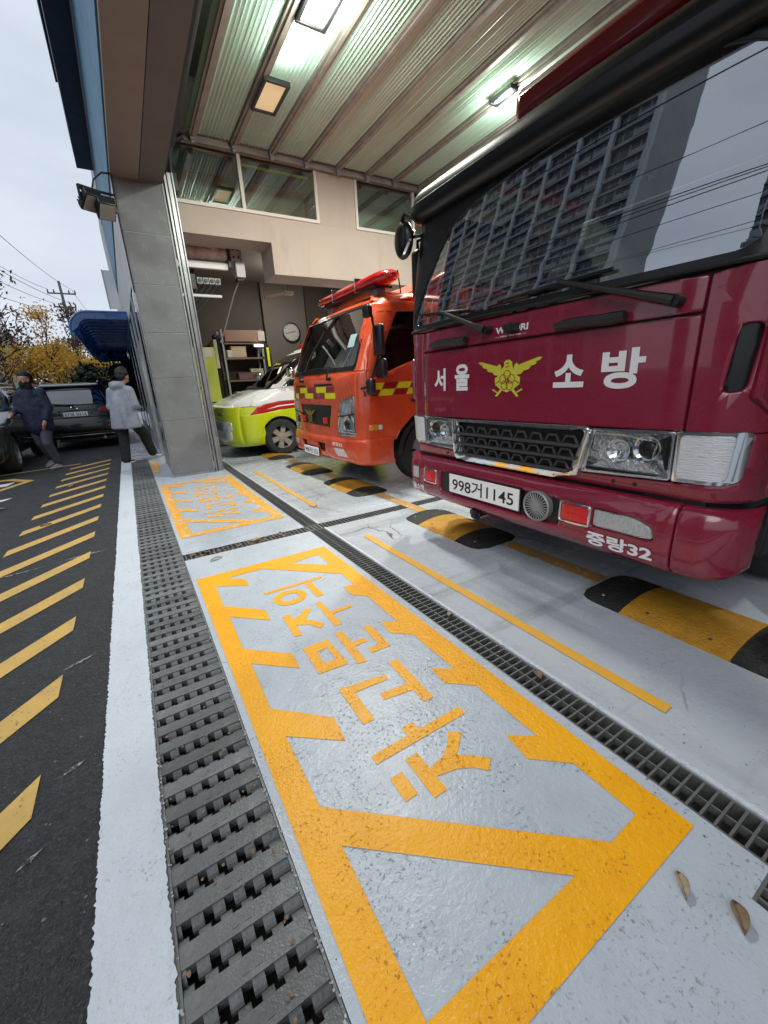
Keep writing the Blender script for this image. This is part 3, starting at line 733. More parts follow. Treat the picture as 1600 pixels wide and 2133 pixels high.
ceil_lamp(4.76, 4.58, 4.60, 'small lit lamp above the black visor of the maroon truck', True, .14, .36, power=190)
ceil_lamp(3.4, 9.2, 3.71, 'unseen lamp added on the ambulance bay ceiling to light the bay', True, power=55)  # added lamp out of view, brightens the ambulance bay
t = empty('tube_lamp', (2.24, 5.0, 4.80), 'glowing fluorescent tube shining through the green door panel', 'lamp')
MB().cyl((0, 0, 0), 1, .018, .62, 10).build('tube', tubeglow, t, True); MB().box(-.05, .05, -.36, .36, .03, .07).build('tube_holder', white, t)
pl = bpy.data.lights.new('tube_light', 'AREA'); pl.shape = 'RECTANGLE'; pl.size = .12; pl.size_y = .5; pl.energy = 40; pl.color = (.92, 1, .95)
po = bpy.data.objects.new('tube_light', pl); COL.objects.link(po); po.parent = t; po.location = (0, 0, -.03)

# ================================================================== VEHICLES
def wheel(name, parent, x, y, r, w, sg, rimmat=alu, spokes=6, hub=blackpl):
    """tyre with a spoked rim, axle along y; sg = outward side"""
    t = MB().lathe((x, y, r), (0, 1, 0), [(r * .62, -w / 2), (r * .9, -w / 2), (r * .985, -w * .36), (r, -w * .2), (r, w * .2), (r * .985, w * .36), (r * .9, w / 2), (r * .62, w / 2)], 32).build(name, rubber, parent, True)
    m = MB(); yo = y + sg * w * .36; rr = r * .63
    m.lathe((x, y, r), (0, 1, 0), [(rr, -w * .48), (rr * .97, -w * .3), (rr * .95, w * .3), (rr, w * .48)], 28)
    for k in range(spokes):
        a = 2 * PI * k / spokes + .3; c, s_ = math.cos(a), math.sin(a); p = Vector((-s_, 0, c))
        q0 = Vector((x, yo, r)) + Vector((c, 0, s_)) * rr * .12; q1 = Vector((x, yo - sg * .01, r)) + Vector((c, 0, s_)) * rr * .97
        w0, w1 = rr * .17, rr * .25
        vs = [q0 - p * w0, q0 + p * w0, q1 + p * w1, q1 - p * w1]; vs += [v - Vector((0, sg * .03, 0)) for v in vs]
        m.add(vs, [(0, 1, 2, 3), (7, 6, 5, 4), (0, 4, 5, 1), (1, 5, 6, 2), (2, 6, 7, 3), (3, 7, 4, 0)])
    m.lathe((x, yo, r), (0, sg, 0), [(rr * .3, -.03), (rr * .28, .008), (rr * .12, .014), (0, .014)], 16)
    m.build('rim', rimmat, t, True)
    MB().lathe((x, y - sg * w * .05, r), (0, sg, 0), [(rr * .94, 0), (rr * .5, .02), (0, .02)], 20).build('brake_disc', hub, t, True)
    return t
def wiper(parent, ring, piv, elbow, b0, b1, off=.03, rr=.011):
    F = ring.F()
    P = lambda p, o: F(*p) + Vector((-o, 0, 0))
    w = MB().tube([P(piv, .0), P(piv, off + .02)], .024, 12).tube([P(piv, off + .012), P(((piv[0] * .7 + elbow[0] * .3), piv[1] * .7 + elbow[1] * .3), off + .02), P(elbow, off + .012)], [rr * 2.0, rr * 1.5, rr], 8).build('wiper', blackpl, parent, True)
    MB().tube([P(b0, off * .55), P(((b0[0] + b1[0]) / 2, (b0[1] + b1[1]) / 2), off * .9), P(b1, off * .55)], rr * .8, 6).build('blade', blackpl, w)
def plate(parent, yl, yr, z0, z1, x, txt, th=.012, tilt=0, matp=plate_white):
    p = MB().box(x - th, x, yr, yl, z0, z1).build('number_plate', matp, parent, bev=.004)
    MB().box(x - th * .5, x + .006, yr - .008, yl + .008, z0 - .008, z1 + .008).build('plate_frame', blackpl, p)
    w = yl - yr; h = z1 - z0
    lettering('plate_lettering', txt, lambda u, v: (x - th - .0015, yl - w * (.06 + .88 * u), z0 + h * (.13 + .74 * v)), letter_black, p, .010)

# ------------------------------------------------------------------ maroon fire truck
T = empty('fire_truck', (1.92, 1.70, 0), 'large maroon fire truck nearest the camera with white lettering and emblem', 'fire truck')
r1 = Ring([(.03, .66, 1.12, .20, .16), (.012, .75, 1.125, .20, .16), (0, 1.0, 1.13, .20, .16), (.0, 1.46, 1.13, .20, .16), (.012, 1.585, 1.13, .22, .12), (.022, 1.70, 1.127, .23, .11), (.033, 1.80, 1.124, .24, .105), (.046, 1.90, 1.121, .25, .10), (.060, 2.0, 1.119, .26, .10), (.075, 2.10, 1.116, .27, .10), (.0905, 2.20, 1.113, .28, .10), (.111, 2.33, 1.11, .30, .10), (.16, 2.52, 1.08, .34, .14), (.30, 2.62, .95, .3, .24)], bow=.03)
F1 = r1.F()
# dark inner shell so that seams read as gaps
patch('cab_frame', rect(-1.75, 1.75, .66, .755), F1, blackpl, T, off=-.022, depth=.03, bev=0, du=.06, dv=.12)
patch('lamp_housing', rect(-1.30, 1.30, .756, .984), F1, blackpl, T, off=-.055, depth=.03, bev=0, du=.06, dv=.12)
patch('cab_frame', rect(-1.75, 1.75, .985, 1.59), F1, blackpl, T, off=-.022, depth=.03, bev=0, du=.06, dv=.12)
patch('front_panel', rounded(rect(-.885, .885, .992, 1.437), .012), F1, maroon, T, off=0, depth=.03, bev=.006, du=.1, dv=.1)
patch('wiper_panel', rounded(rect(-.885, .885, 1.446, 1.575), .012), F1, maroon, T, off=0, depth=.03, bev=.006, du=.1, dv=.06)
for sg in (-1, 1):
    c = [(sg * .893, .992), (sg * 1.42, .992), (sg * 1.42, 1.60), (sg * .893, 1.575)]
    vent = rounded([(sg * .995, 1.145), (sg * 1.075, 1.15), (sg * 1.10, 1.385), (sg * 1.02, 1.39)], .03)
    big = rounded([(sg * 1.005, 1.10), (sg * 1.14, 1.12), (sg * 1.15, 1.40), (sg * 1.015, 1.42)], .03)
    cp = patch('corner_panel', [rounded(c, .012), vent], F1, maroon, T, off=0, depth=.03, bev=.006, du=.04, dv=.08)
    patch('air_duct', vent, F1, blackgl, cp, off=-.012, depth=.01, bev=.002, du=.04, dv=.08)
    # raised lip round the duct
    lip = MB()
    pts = [F1(sg * 1.19, 1.055) + Vector((-.004, 0, 0)), F1(sg * 1.115, 1.13) + Vector((-.014, 0, 0)), F1(sg * 1.125, 1.40) + Vector((-.014, 0, 0)), F1(sg * 1.20, 1.47) + Vector((-.004, 0, 0))]
    lip.tube(pts, [.008, .02, .02, .008], 8); lip.build('duct_lip', maroon, cp, True)
    S_ = r1.side(sg)
    # door with its window, pillars and roof side
    patch('door', [rounded([(.27, .70), (1.45, .70), (1.45, 2.42), (.50, 2.42), (.30, 1.62)], .05), rounded([(.40, 1.62), (1.38, 1.50), (1.38, 2.30), (.56, 2.30)], .06)], S_, maroon, T, off=.002, depth=.03, bev=.006, du=.12, dv=.1)
    patch('door_glass', rounded([(.40, 1.62), (1.38, 1.50), (1.38, 2.30), (.56, 2.30)], .05), S_, GLASS('clear_side_glass', (.62, .66, .65), .06, .5), T, off=-.01, depth=.006, bev=0, du=.2, dv=.1)
    patch('cab_side', [(1.458, .70), (2.05, .70), (2.05, 2.42), (1.458, 2.42)], S_, maroon, T, off=0, depth=.03, bev=.006, du=.2, dv=.2)
    MB().box(.5, 1.4, sg * 1.0 - .1, sg * 1.0 + .1, .36, .66).build('step', blackpl, T, bev=.01)
# windscreen: black frame, glass, black band and roof
wsp = rounded(rect(-1.20, 1.20, 1.598, 2.50), .06)
gls = rounded([(-1.04, 1.632), (1.02, 1.632), (.93, 1.82), (.76, 2.08), (.64, 2.20), (.40, 2.265), (.0, 2.305), (-.35, 2.325), (-.76, 2.325), (-.93, 2.25), (-1.01, 2.08)], [.10, .08, .08, .05, .05, .1, .1, .1, .07, .07, .05])
patch('windscreen_frame', [wsp, gls], F1, blackgl, T, off=.004, depth=.02, bev=.004, du=.06, dv=.06)
patch('windscreen', gls, F1, windshield, T, off=-.003, depth=.005, bev=0, du=.025, dv=.04)
for k, (a, b, c, d) in enumerate(((.05, .14, 2.20, 2.235), (-.95, -.87, 1.84, 1.875), (-.62, -.585, 1.98, 2.0))):
    patch('glass_sticker', rect(a, b, c, d), F1, M('pale_green_sticker', (.36, .46, .43), .5), T, off=-.009, depth=.002, bev=0)
MB().tube([F1(y, 1.598) + Vector((-.006, 0, 0)) for y in [i * .06 for i in range(-19, 20)]], .010, 8).build('windscreen_seal', blackpl, T, True)
patch('roof_front', rect(-1.25, 1.25, 2.505, 2.615), F1, blackgl, T, off=0, depth=.03, bev=.004, du=.08, dv=.05)
MB().box(.33, 2.05, -.93, .93, 2.56, 2.622).build('roof', maroon, T, bev=.03)
# outside sun visor: a thick curved black band standing forward of the glass
vis = MB(); vs = []; n = 40; pr = [(.02, 2.315), (-.03, 2.318), (-.062, 2.335), (-.080, 2.375), (-.082, 2.41), (-.060, 2.425), (-.055, 2.46), (-.02, 2.50), (.05, 2.52), (.06, 2.50)]
for i in range(n + 1):
    u = -1.22 + 2.44 * i / n; p0 = r1.sv(u, r1.vz(2.3)); e = r1.sv(u + .01, r1.vz(2.3)) - r1.sv(u - .01, r1.vz(2.3)); nx = Vector((-e.y, e.x, 0)).normalized()
    if nx.x > 0 and abs(u) < 1: nx = -nx
    ends = 1 - max(0, (abs(u) - 1.0) / .22) ** 2 * .45
    for (o, z) in pr: vs.append(p0 + nx * (-o * ends if o < 0 else -o) * 1.0 + Vector((0, 0, (z - 2.3) * ends + (1 - ends) * .06)))
m_ = len(pr)
vis.add(vs, [(i * m_ + k, (i + 1) * m_ + k, (i + 1) * m_ + (k + 1) % m_, i * m_ + (k + 1) % m_) for i in range(n) for k in range(m_)])
vis.add([vs[k] for k in range(m_)] + [vs[n * m_ + k] for k in range(m_)], [tuple(range(m_)), tuple(range(2 * m_ - 1, m_ - 1, -1))])
vz_ = vis.build('sun_visor', blackgl, T, True)
for sg in (-1, 1):
    MB().lathe(F1(sg * 1.03, 2.40) + Vector((-.055, 0, .03)), (-1, 0, 0), [(.03, 0), (.03, .01), (0, .016)], 14).build('marker_lamp', ribbed, vz_, True)
MB().tube([F1(u, 2.415) + Vector((-.08, 0, 0)) for u in [i * .1 for i in range(-9, 10)]], .008, 6).build('visor_ridge', blackpl, vz_, True)
# light bar on the roof
lb = MB().box(.36, .66, -.72, .42, 2.66, 2.83).build('light_bar', M('dark_red_beacon', (.20, .004, .008), .14, coat=.9), T, bev=.05)
MB().box(.40, .62, -.62, .36, 2.60, 2.671).build('bar_base', blackpl, lb)
# lamps and grille
def reflector(parent, yl, yr, z0, z1, balls):
    """bowl of a lamp: faceted chrome tray with projector and bulb bowls, placed behind the lens"""
    tr = patch('reflector', rect(min(yl, yr), max(yl, yr), z0, z1), F1, chromebump, parent, off=-.035, depth=.006, bev=0, du=.05, dv=.05)
    for (y, z, r, kind) in balls:
        c = F1(y, z) + Vector((-.004, 0, 0))
        MB().lathe(c + Vector((.03, 0, 0)), (-1, 0, 0), [(r, 0), (r * .98, .032), (r * .86, .030), (r * .6, .012), (r * .25, .0), (0, 0)], 24).build('bowl', chrome, tr, True)
        if kind == 'lens': MB().ball((c.x + .018, c.y, c.z), (.024, r * .68, r * .68), 18, 10).build('projector', blackgl, tr, True)
        else:
            MB().box(c.x + .0, c.x + .012, c.y - r * .7, c.y + r * .7, c.z + r * .05, c.z + r * .5).build('shield', chromebump, tr, bev=.004)
    w = abs(yl - yr)
    y_a, y_b = min(yl, yr), max(yl, yr)
    for q_ in range(4): MB().box(F1(yl, z0).x + .004, F1(yl, z0).x + .02, y_a + w * .12, y_b - w * .06, z0 + .010 + .011 * q_, z0 + .016 + .011 * q_).build('reflector_rib', chrome if q_ % 2 else blackgl, tr)
    MB().tube([F1(y_a + w * .2, z0 + .05) , F1(y_a + w * .14, z1 - .04), F1(y_a + w * .5, z1 - .018), F1(y_b - w * .06, z1 - .02), F1(y_b - w * .05, z0 + .07)], .006, 6).build('inner_frame', chrome, tr, True)
    MB().prism([(y_a + w * .03, z0 + .05), (y_a + w * .13, z1 - .03), (y_a + w * .04, z1 - .012)], 0, F1(yl, z0).x + .002, F1(yl, z0).x + .03).build('side_facet', blackgl, tr)
    MB().prism([(min(yl, yr) + w * .08, z0 + .03), (max(yl, yr) - w * .1, z0 + .025), (max(yl, yr) - w * .3, z0 + .07), (min(yl, yr) + w * .25, z0 + .085)], 0, F1(yl, z0).x + .0, F1(yl, z0).x + .03).build('facet', chromebump, tr)
    return tr
for sg in (-1, 1):
    # local y; the near side of the truck is -y
    hp = rounded([(sg * .50, .985), (sg * .862, .992), (sg * .862, .777), (sg * .452, .760)], .008)
    h = patch('headlight', [hp, rounded([(sg * .515, .972), (sg * .850, .978), (sg * .850, .792), (sg * .478, .776)], .01)], F1, chrome, T, off=.006, depth=.05, bev=.004, du=.06, dv=.06)
    reflector(h, sg * .46, sg * .855, .772, .98, [(sg * .76, .905, .062, 'lens'), (sg * .635, .885, .058, 'bulb')])
    patch('lens', hp, F1, clear, h, off=.009, depth=.003, bev=.002, du=.1, dv=.1)
    cpoly = rounded([(sg * .868, .993), (sg * 1.135, .998), (sg * 1.12, .80), (sg * 1.07, .782), (sg * .868, .775)], [.008, .02, .03, .03, .008])
    cl = patch('corner_lamp', cpoly, F1, chrome, T, off=.004, depth=.03, bev=.005, du=.03, dv=.05)
    patch('lens', rounded([(sg * .885, .978), (sg * 1.075, .982), (sg * 1.065, .80), (sg * .885, .792)], .02), F1, ribbed, cl, off=.011, depth=.01, bev=.005, du=.03, dv=.05)
patch('lower_strip', [(-1.42, .70), (1.42, .70), (1.42, .985), (1.13, .99), (1.115, .79), (.868, .768), (.44, .752), (-.44, .752), (-.868, .768), (-1.115, .79), (-1.13, .99), (-1.42, .985)], F1, maroon, T, off=-.004, depth=.02, bev=.004, du=.05, dv=.05)
gpo = rounded([(-.495, .992), (.555, .985), (.545, .715), (.44, .70), (-.32, .705), (-.435, .73)], [.01, .01, .04, .03, .03, .03])
gpi = rounded([(-.462, .968), (.518, .963), (.49, .752), (.455, .738), (-.34, .745), (-.385, .76)], [.008, .008, .04, .03, .03, .02])
g1 = patch('grille', [gpo, gpi], F1, chrome, T, off=.012, depth=.05, bev=.010, du=.1, dv=.1)
patch('grille_back', gpi, F1, blackpl, g1, off=-.03, depth=.01, bev=0, du=.2, dv=.2)
for k in range(3):
    zz = .892 - k * .068; a = -.445 + k * .022 + .0; b = .505 - k * .01
    MB().box(-.026, .004, a, b, zz - .008, zz + .008).build('grille_bar', grillegrey, g1, bev=.004)
    for j in range(9):
        yc = a + (b - a) * (j + .5) / 9; w0, w1, h = .042, .024, .036
        m = MB(); q = [(yc - w0, zz + .009), (yc - w1, zz + h + .009), (yc + w1, zz + h + .009), (yc + w0, zz + .009)]
        m.tube([(-.008, p[0], p[1]) for p in q], .0075, 6).build('grille_arch', grillegrey, g1, True)
# bumper
rb = Ring([(.02, .355, 1.14, .18, .16), (-.02, .385, 1.155, .2, .17), (-.032, .46, 1.165, .2, .17), (-.03, .56, 1.17, .2, .17), (-.022, .64, 1.17, .2, .17), (.0, .675, 1.165, .2, .17), (.04, .69, 1.14, .2, .17)], bow=.03)
FB = rb.F()
rec = rounded(rect(-.375, .66, .445, .598), .03)
holes_b = [rec]
for sg in (-1, 1):
    holes_b.append(rounded(rect(min(sg * .375, sg * .54), max(sg * .375, sg * .54), .492, .585) if sg > 0 else rect(-.545, -.380, .492, .585), .008))
    holes_b.append(rounded([(sg * .56, .592), (sg * .76, .592), (sg * .845, .56), (sg * .855, .505), (sg * .84, .496), (sg * .56, .496)], [.01, .05, .05, .03, .02, .01]))
bp = patch('bumper', [rect(-.925, .925, .357, .688), rec, holes_b[2] if False else rounded([(-.56, .592), (-.76, .592), (-.845, .56), (-.855, .505), (-.84, .496), (-.56, .496)], [.01, .05, .05, .03, .02, .01]), rounded(rect(-.548, -.384, .490, .590), .01),
           rounded([(.84, .59), (1.0, .592), (1.0, .488), (.85, .49)], .02) if False else rounded(rect(.705, .855, .490, .588), .01)], FB, maroon, T, off=0, depth=.05, bev=.006, du=.08, dv=.045)
for sg in (-1, 1):
    e = [(sg * .931, .357), (sg * 1.10, .362), (sg * 1.25, .43), (sg * 1.25, .688), (sg * .931, .688)]
    if sg > 0: patch('bumper_end', [e, rounded(rect(.862 + .075, 1.06, .488, .592), .01)], FB, maroon, T, off=0, depth=.05, bev=.006, du=.03, dv=.04)
    else: patch('bumper_end', e, FB, maroon, T, off=0, depth=.05, bev=.006, du=.03, dv=.04)
patch('bumper_core', rect(-1.0, 1.0, .40, .68), FB, blackpl, T, off=-.07, depth=.02, bev=0, du=.2, dv=.1)
MB().box(.06, .12, -1.0, 1.0, .62, .72).build('bumper_gap', blackpl, T)
fl_ = patch('fog_lamp', rounded([(-.565, .588), (-.76, .588), (-.838, .558), (-.848, .508), (-.835, .50), (-.565, .50)], [.01, .05, .05, .03, .02, .01]), FB, ribglass, T, off=-.006, depth=.02, bev=.006, du=.05, dv=.04)
patch('fog_lamp', rounded(rect(.942, 1.055, .492, .588), .01), FB, ribglass, T, off=-.006, depth=.02, bev=.005, du=.03, dv=.04)
for (a, b) in ((-.543, -.389), (.710, .850)):
    rl = patch('red_lamp', rounded(rect(a, b, .495, .585), .008), FB, redlens, T, off=.006, depth=.02, bev=.006, du=.06, dv=.05)
    patch('lamp_bezel', [rounded(rect(a - .012, b + .012, .483, .597), .012), rounded(rect(a, b, .495, .585), .008)], FB, chrome, rl, off=.008, depth=.012, bev=.004, du=.06, dv=.05)
MB().box(-.01, .03, -.36, .64, .45, .595).build('recess_back', blackpl, T)
plate(T, .525, -.110, .468, .602, -.030, '998거1145')
hn = Vector((-.035, -.238, .532))
ho = MB().lathe(hn, (-1, 0, 0), [(.088, -.05), (.090, .012), (.082, .018), (.076, .012)], 32).build('siren_horn', alugrey, T, True)
MB().lathe(hn, (-1, 0, 0), [(.076, .004), (.0, .004)], 32).build('horn_back', blackpl, ho)
for k in range(26):
    a = 2 * PI * k / 26; MB().tube([hn + Vector((-.011, math.cos(a) * .028, math.sin(a) * .028)), hn + Vector((-.011, math.cos(a) * .077, math.sin(a) * .077))], .0042, 5).build('horn_fin', alugrey, ho)
MB().lathe(hn, (-1, 0, 0), [(.032, .006), (.03, .016), (.012, .02), (0, .02)], 20).build('horn_cap', alugrey, ho, True)
MB().tube([(.0, .30, .37), (-.01, .30, .33), (.03, .30, .31)], .022, 8).box(.0, .08, .25, .35, .33, .36).build('tow_hook', blackpl, T)
# handles, wipers, camera on the panel
for (yl, yr, z) in ((.75, .385, 1.482), (-.265, -.61, 1.472)):
    pts = [F1(yl - (yl - yr) * k / 6, z) + Vector((-.028, 0, .004 * math.sin(k))) for k in range(7)]
    hd_ = MB().tube(pts, [.014, .023, .024, .024, .025, .027, .022], 8).build('grab_handle', blackpl, T, True)
    MB().box(.0, .05, 0, .04, -.015, .015).build('handle_foot', blackpl, hd_, loc=F1(yl - .05, z) - Vector((.03, 0, 0)))
    MB().box(.0, .05, 0, .04, -.015, .015).build('handle_foot', blackpl, hd_, loc=F1(yr + .02, z) - Vector((.03, 0, 0)))
wiper(T, r1, (-.80, 1.497), (-.27, 1.672), (.14, 1.655), (-.52, 1.672), .034)
wiper(T, r1, (.205, 1.515), (.62, 1.672), (.90, 1.70), (.38, 1.652), .034)
MB().lathe(F1(.035, 1.505) + Vector((-.01, 0, 0)), (-1, 0, 0), [(.026, 0), (.024, .03), (.012, .036), (0, .036)], 12).box(-.04, .0, -.02, .06, 1.485, 1.523).build('front_camera', blackpl, T)
for y_ in (-.62, -.72, .62): MB().lathe(F1(y_, .735) + Vector((.004, 0, 0)), (-1, 0, 0), [(.010, 0), (.008, .006), (0, .006)], 10).build('bolt', blackpl, T, True)
# print on the front
for ch, a, b, z0, z1 in (('서', .745, .615, 1.172, 1.322), ('울', .515, .372, 1.172, 1.338), ('소', -.262, -.432, 1.178, 1.335), ('방', -.515, -.708, 1.168, 1.340)):
    lettering('white_letter', ch, on_front(r1, a, b, z0, z1, .004), letter_white, T, .035)
lettering('maker_lettering', 'WOORI', on_front(r1, .155, -.08, 1.484, 1.519, .004), letter_white, T, .035)
lettering('maker_lettering', '— FIRE TRUCK —', on_front(r1, .152, -.075, 1.463, 1.471, .004), letter_white, T)
lettering('bumper_lettering', '중랑32', on_front(rb, -.545, -.862, .398, .472, .004), letter_white, T, .035)
lettering('bumper_lettering', '서울소방', on_front(rb, 1.075, .865, .400, .452, .004), letter_white, T, .03)
# emblem: eagle with spread wings over a hexagon with five rings, a flame and crossed nozzles
def emblem(parent, ring, yc, z0, w, h, mat, line, off=.004):
    def P(u, v): p = ring.front(yc - u * w, z0 + v * h); return (p.x - off, p.y, p.z)
    def Q(u, v): p = ring.front(yc - u * w, z0 + v * h); return (p.x - off - .0015, p.y, p.z)
    m = MB(); ln = MB()
    def poly(pts, target=m, fn=P):
        tri = tessellate_polygon([[Vector((a, b, 0)) for a, b in pts]]); target.add([fn(a, b) for a, b in pts], [tuple(t) for t in tri])
    for sg in (-1, 1):
        n = 6
        for k in range(n):
            t = k / (n - 1); ex = .5 - .055 * k - .01 * k * k; ey = .95 - .105 * k
            poly([(sg * .13, .66 + .02 - .055 * k + .14), (sg * (ex - .05), ey + .045), (sg * ex, ey + .03), (sg * (ex - .035), ey - .035), (sg * .12, .66 - .055 * k + .085)])
        poly([(sg * .10, .84), (sg * .14, .90), (sg * .165, .84), (sg * .15, .55), (sg * .10, .52)])
        poly([(sg * .07, .18), (sg * .11, .21), (sg * .19, .02), (sg * .155, 0)]); poly([(sg * .12, .10), (sg * .135, .075), (sg * .245, .19), (sg * .23, .22)])
    poly([(-.05, .84), (-.06, .93), (-.02, .99), (.03, .99), (.07, .93), (.075, .84), (.10, .72), (.10, .6), (-.10, .6), (-.10, .74)])
    poly([(-.12, .6), (.12, .6), (.20, .52), (.20, .34), (.10, .20), (0, .12), (-.10, .20), (-.20, .34), (-.20, .52)])
    def ringl(cx, cy, r, t=.012, n=20):
        vs = []; 
        for k in range(n):
            a = 2 * PI * k / n
            vs += [Q(cx + r * math.cos(a), cy + r * math.sin(a) * w / h), Q(cx + (r - t) * math.cos(a), cy + (r - t) * math.sin(a) * w / h)]
        ln.add(vs, [(2 * k, 2 * ((k + 1) % n), 2 * ((k + 1) % n) + 1, 2 * k + 1) for k in range(n)])
    for k in range(5):
        a = PI / 2 + 2 * PI * k / 5; ringl(.068 * math.cos(a), .44 + .068 * math.sin(a) * w / h, .056, .008)
    for a, b in (((-.03, .36), (-.02, .50)), ((0, .34), (.012, .54)), ((.03, .36), (.03, .47))):
        poly([(a[0] - .006, a[1]), (a[0] + .006, a[1]), (b[0] + .004, b[1]), (b[0] - .004, b[1])], ln, Q)
    poly([(-.04, .90), (.0, .885), (.03, .905), (.0, .915)], ln, Q); poly([(-.03, .80), (.03, .84), (.035, .825), (-.025, .785)], ln, Q)
    for sg in (-1, 1): poly([(sg * .20, .34), (sg * .12, .43), (sg * .125, .45), (sg * .20, .36)], ln, Q)
    o = m.build('emblem', mat, parent); ln.build('emblem_lines', line, o); return o
emblem(T, r1, .05, 1.133, .475, .207, gold, deepred)
# mirrors on the far side, cab inside, chassis
ms = MB().tube([(.10, 1.02, 2.33), (.05, 1.12, 2.40), (.06, 1.165, 2.36)], .013, 8).tube([(.12, 1.02, 2.24), (.08, 1.10, 2.25), (.08, 1.15, 2.24)], .011, 8).build('mirror_arm', blackpl, T, True)
MB().ball((.07, 1.165, 2.245), (.05, .105, .125), 16, 10).build('round_mirror', blackgl, ms, True)
MB().lathe((.075, 1.16, 2.235), (.6, -.3, -.35), [(.100, .02), (.096, .036), (0, .046)], 20).build('mirror_face', mirror_gl, ms, True)
MB().box(.16, .24, 1.12, 1.22, 1.86, 2.20).build('side_mirror', blackpl, T, bev=.03)
MB().tube([(.25, 1.06, 2.27), (.20, 1.17, 2.26), (.20, 1.17, 2.19)], .014, 8).build('mirror_arm', blackpl, T, True)
MB().box(.22, .75, -1.02, 1.02, 1.30, 1.56).build('dashboard', blackpl, T, bev=.04)
for yy in (-.62, .62):
    st = MB().box(1.15, 1.30, yy - .26, yy + .26, 1.0, 1.80).box(.75, 1.2, yy - .26, yy + .26, .95, 1.12).build('seat', blackcloth, T, bev=.05)
    MB().box(1.17, 1.28, yy - .14, yy + .14, 1.82, 2.04).build('headrest', blackcloth, st, bev=.04)
sw = MB(); sw.tube([(.80 + .12 * math.cos(a) * .5, .62 + .22 * math.sin(a), 1.60 + .19 * math.cos(a)) for a in [2 * PI * k / 24 for k in range(25)]], .014, 6).tube([(.80, .62, 1.60), (.70, .62, 1.50)], .03, 8).build('steering_wheel', blackpl, T, True)
MB().ball((.30, .30, 2.10), (.03, .12, .06), 12, 8).tube([(.30, .30, 2.12), (.28, .30, 2.26)], .008, 6).build('inner_mirror', blackgl, T, True)
MB().box(2.0, 2.05, -1.05, 1.05, .9, 2.55).build('cab_back', M('cab_lining', (.10, .10, .095), .9), T)
MB().box(2.1, 7.8, -1.14, 1.14, .62, 2.55).build('equipment_body', maroon, T, bev=.03); MB().box(2.12, 7.78, -1.12, 1.12, 2.551, 2.60).build('bounce_sheet', alu, T)  # unseen grey sheet added on top to keep red bounce off the ceiling
MB().box(.4, 7.6, -.45, .45, .45, .66).build('chassis', blackpl, T)
for x, yy in ((1.28, -.93), (1.28, .93), (5.4, -.93), (5.4, .93)):
    wheel('wheel', T, x, yy, .46, .28, 1 if yy > 0 else -1, alugrey, 8)

# ------------------------------------------------------------------ orange fire truck
T2 = empty('fire_truck', (2.14, 5.20, 0), 'orange fire truck with red and yellow checker band and red light bar', 'fire truck')
r2 = Ring([(.0, .60, 1.12, .16, .14), (-.005, .75, 1.125, .16, .14), (.0, 1.0, 1.125, .17, .15), (.012, 1.30, 1.12, .18, .16), (.04, 1.40, 1.115, .18, .16), (.18, 1.75, 1.09, .18, .16), (.34, 2.08, 1.05, .18, .16), (.42, 2.16, 1.03, .2, .18), (.56, 2.21, .98, .22, .2)], bow=.05)
F2 = r2.F(); C2 = (1.5, 0, 1.0)
gl2 = rounded([(-.98, 1.392), (1.0, 1.392), (.95, 2.12), (-.93, 2.12)], .06)
patch('front_panel', [rect(-1.25, 1.25, .60, 1.385)] + [rounded([(-.43, 1.015), (.70, 1.015), (.64, .765), (-.34, .745)], .02)] + [rounded([(-.985, 1.135), (-.66, 1.06), (-.53, .74), (-.60, .655), (-.985, .665)], .04), rounded([(.985, 1.135), (.80, 1.08), (.775, .74), (.80, .655), (.985, .665)], .04)], F2, orange, T2, off=0, depth=.03, bev=.006, du=.05, dv=.08)
patch('windscreen_surround', [rect(-1.25, 1.25, 1.386, 2.20), gl2], F2, orange, T2, off=0, depth=.03, bev=.006, du=.05, dv=.08)
patch('windscreen_band', [gl2, rounded([(-.93, 1.45), (.95, 1.45), (.90, 2.08), (-.88, 2.08)], .06)], F2, blackgl, T2, off=-.004, depth=.012, bev=.002, du=.1, dv=.08)
patch('windscreen', gl2, F2, windshield, T2, off=-.010, depth=.004, bev=0, du=.15, dv=.1)
patch('glass_sticker', rect(-.80, -.66, 1.66, 1.80), F2, M('pale_blue_sticker', (.35, .50, .52), .5), T2, off=-.008, depth=.002, bev=0)
patch('inner_shell', rect(-1.2, 1.2, .60, 1.39), F2, blackpl, T2, off=-.035, depth=.02, bev=0, du=.1, dv=.1)
patch('grille', rounded([(-.43, 1.015), (.70, 1.015), (.64, .765), (-.34, .745)], .02), F2, blackpl, T2, off=-.02, depth=.01, bev=0, du=.1, dv=.1)
emblem(T2, r2, .28, .755, .40, .20, goldmetal, blackpl, -.004 + .012)
for yy in (.60, -.20):
    patch('red_lamp', rounded(rect(yy - .05, yy + .05, .775, .86), .008), F2, redlens, T2, off=.0, depth=.02, bev=.004)
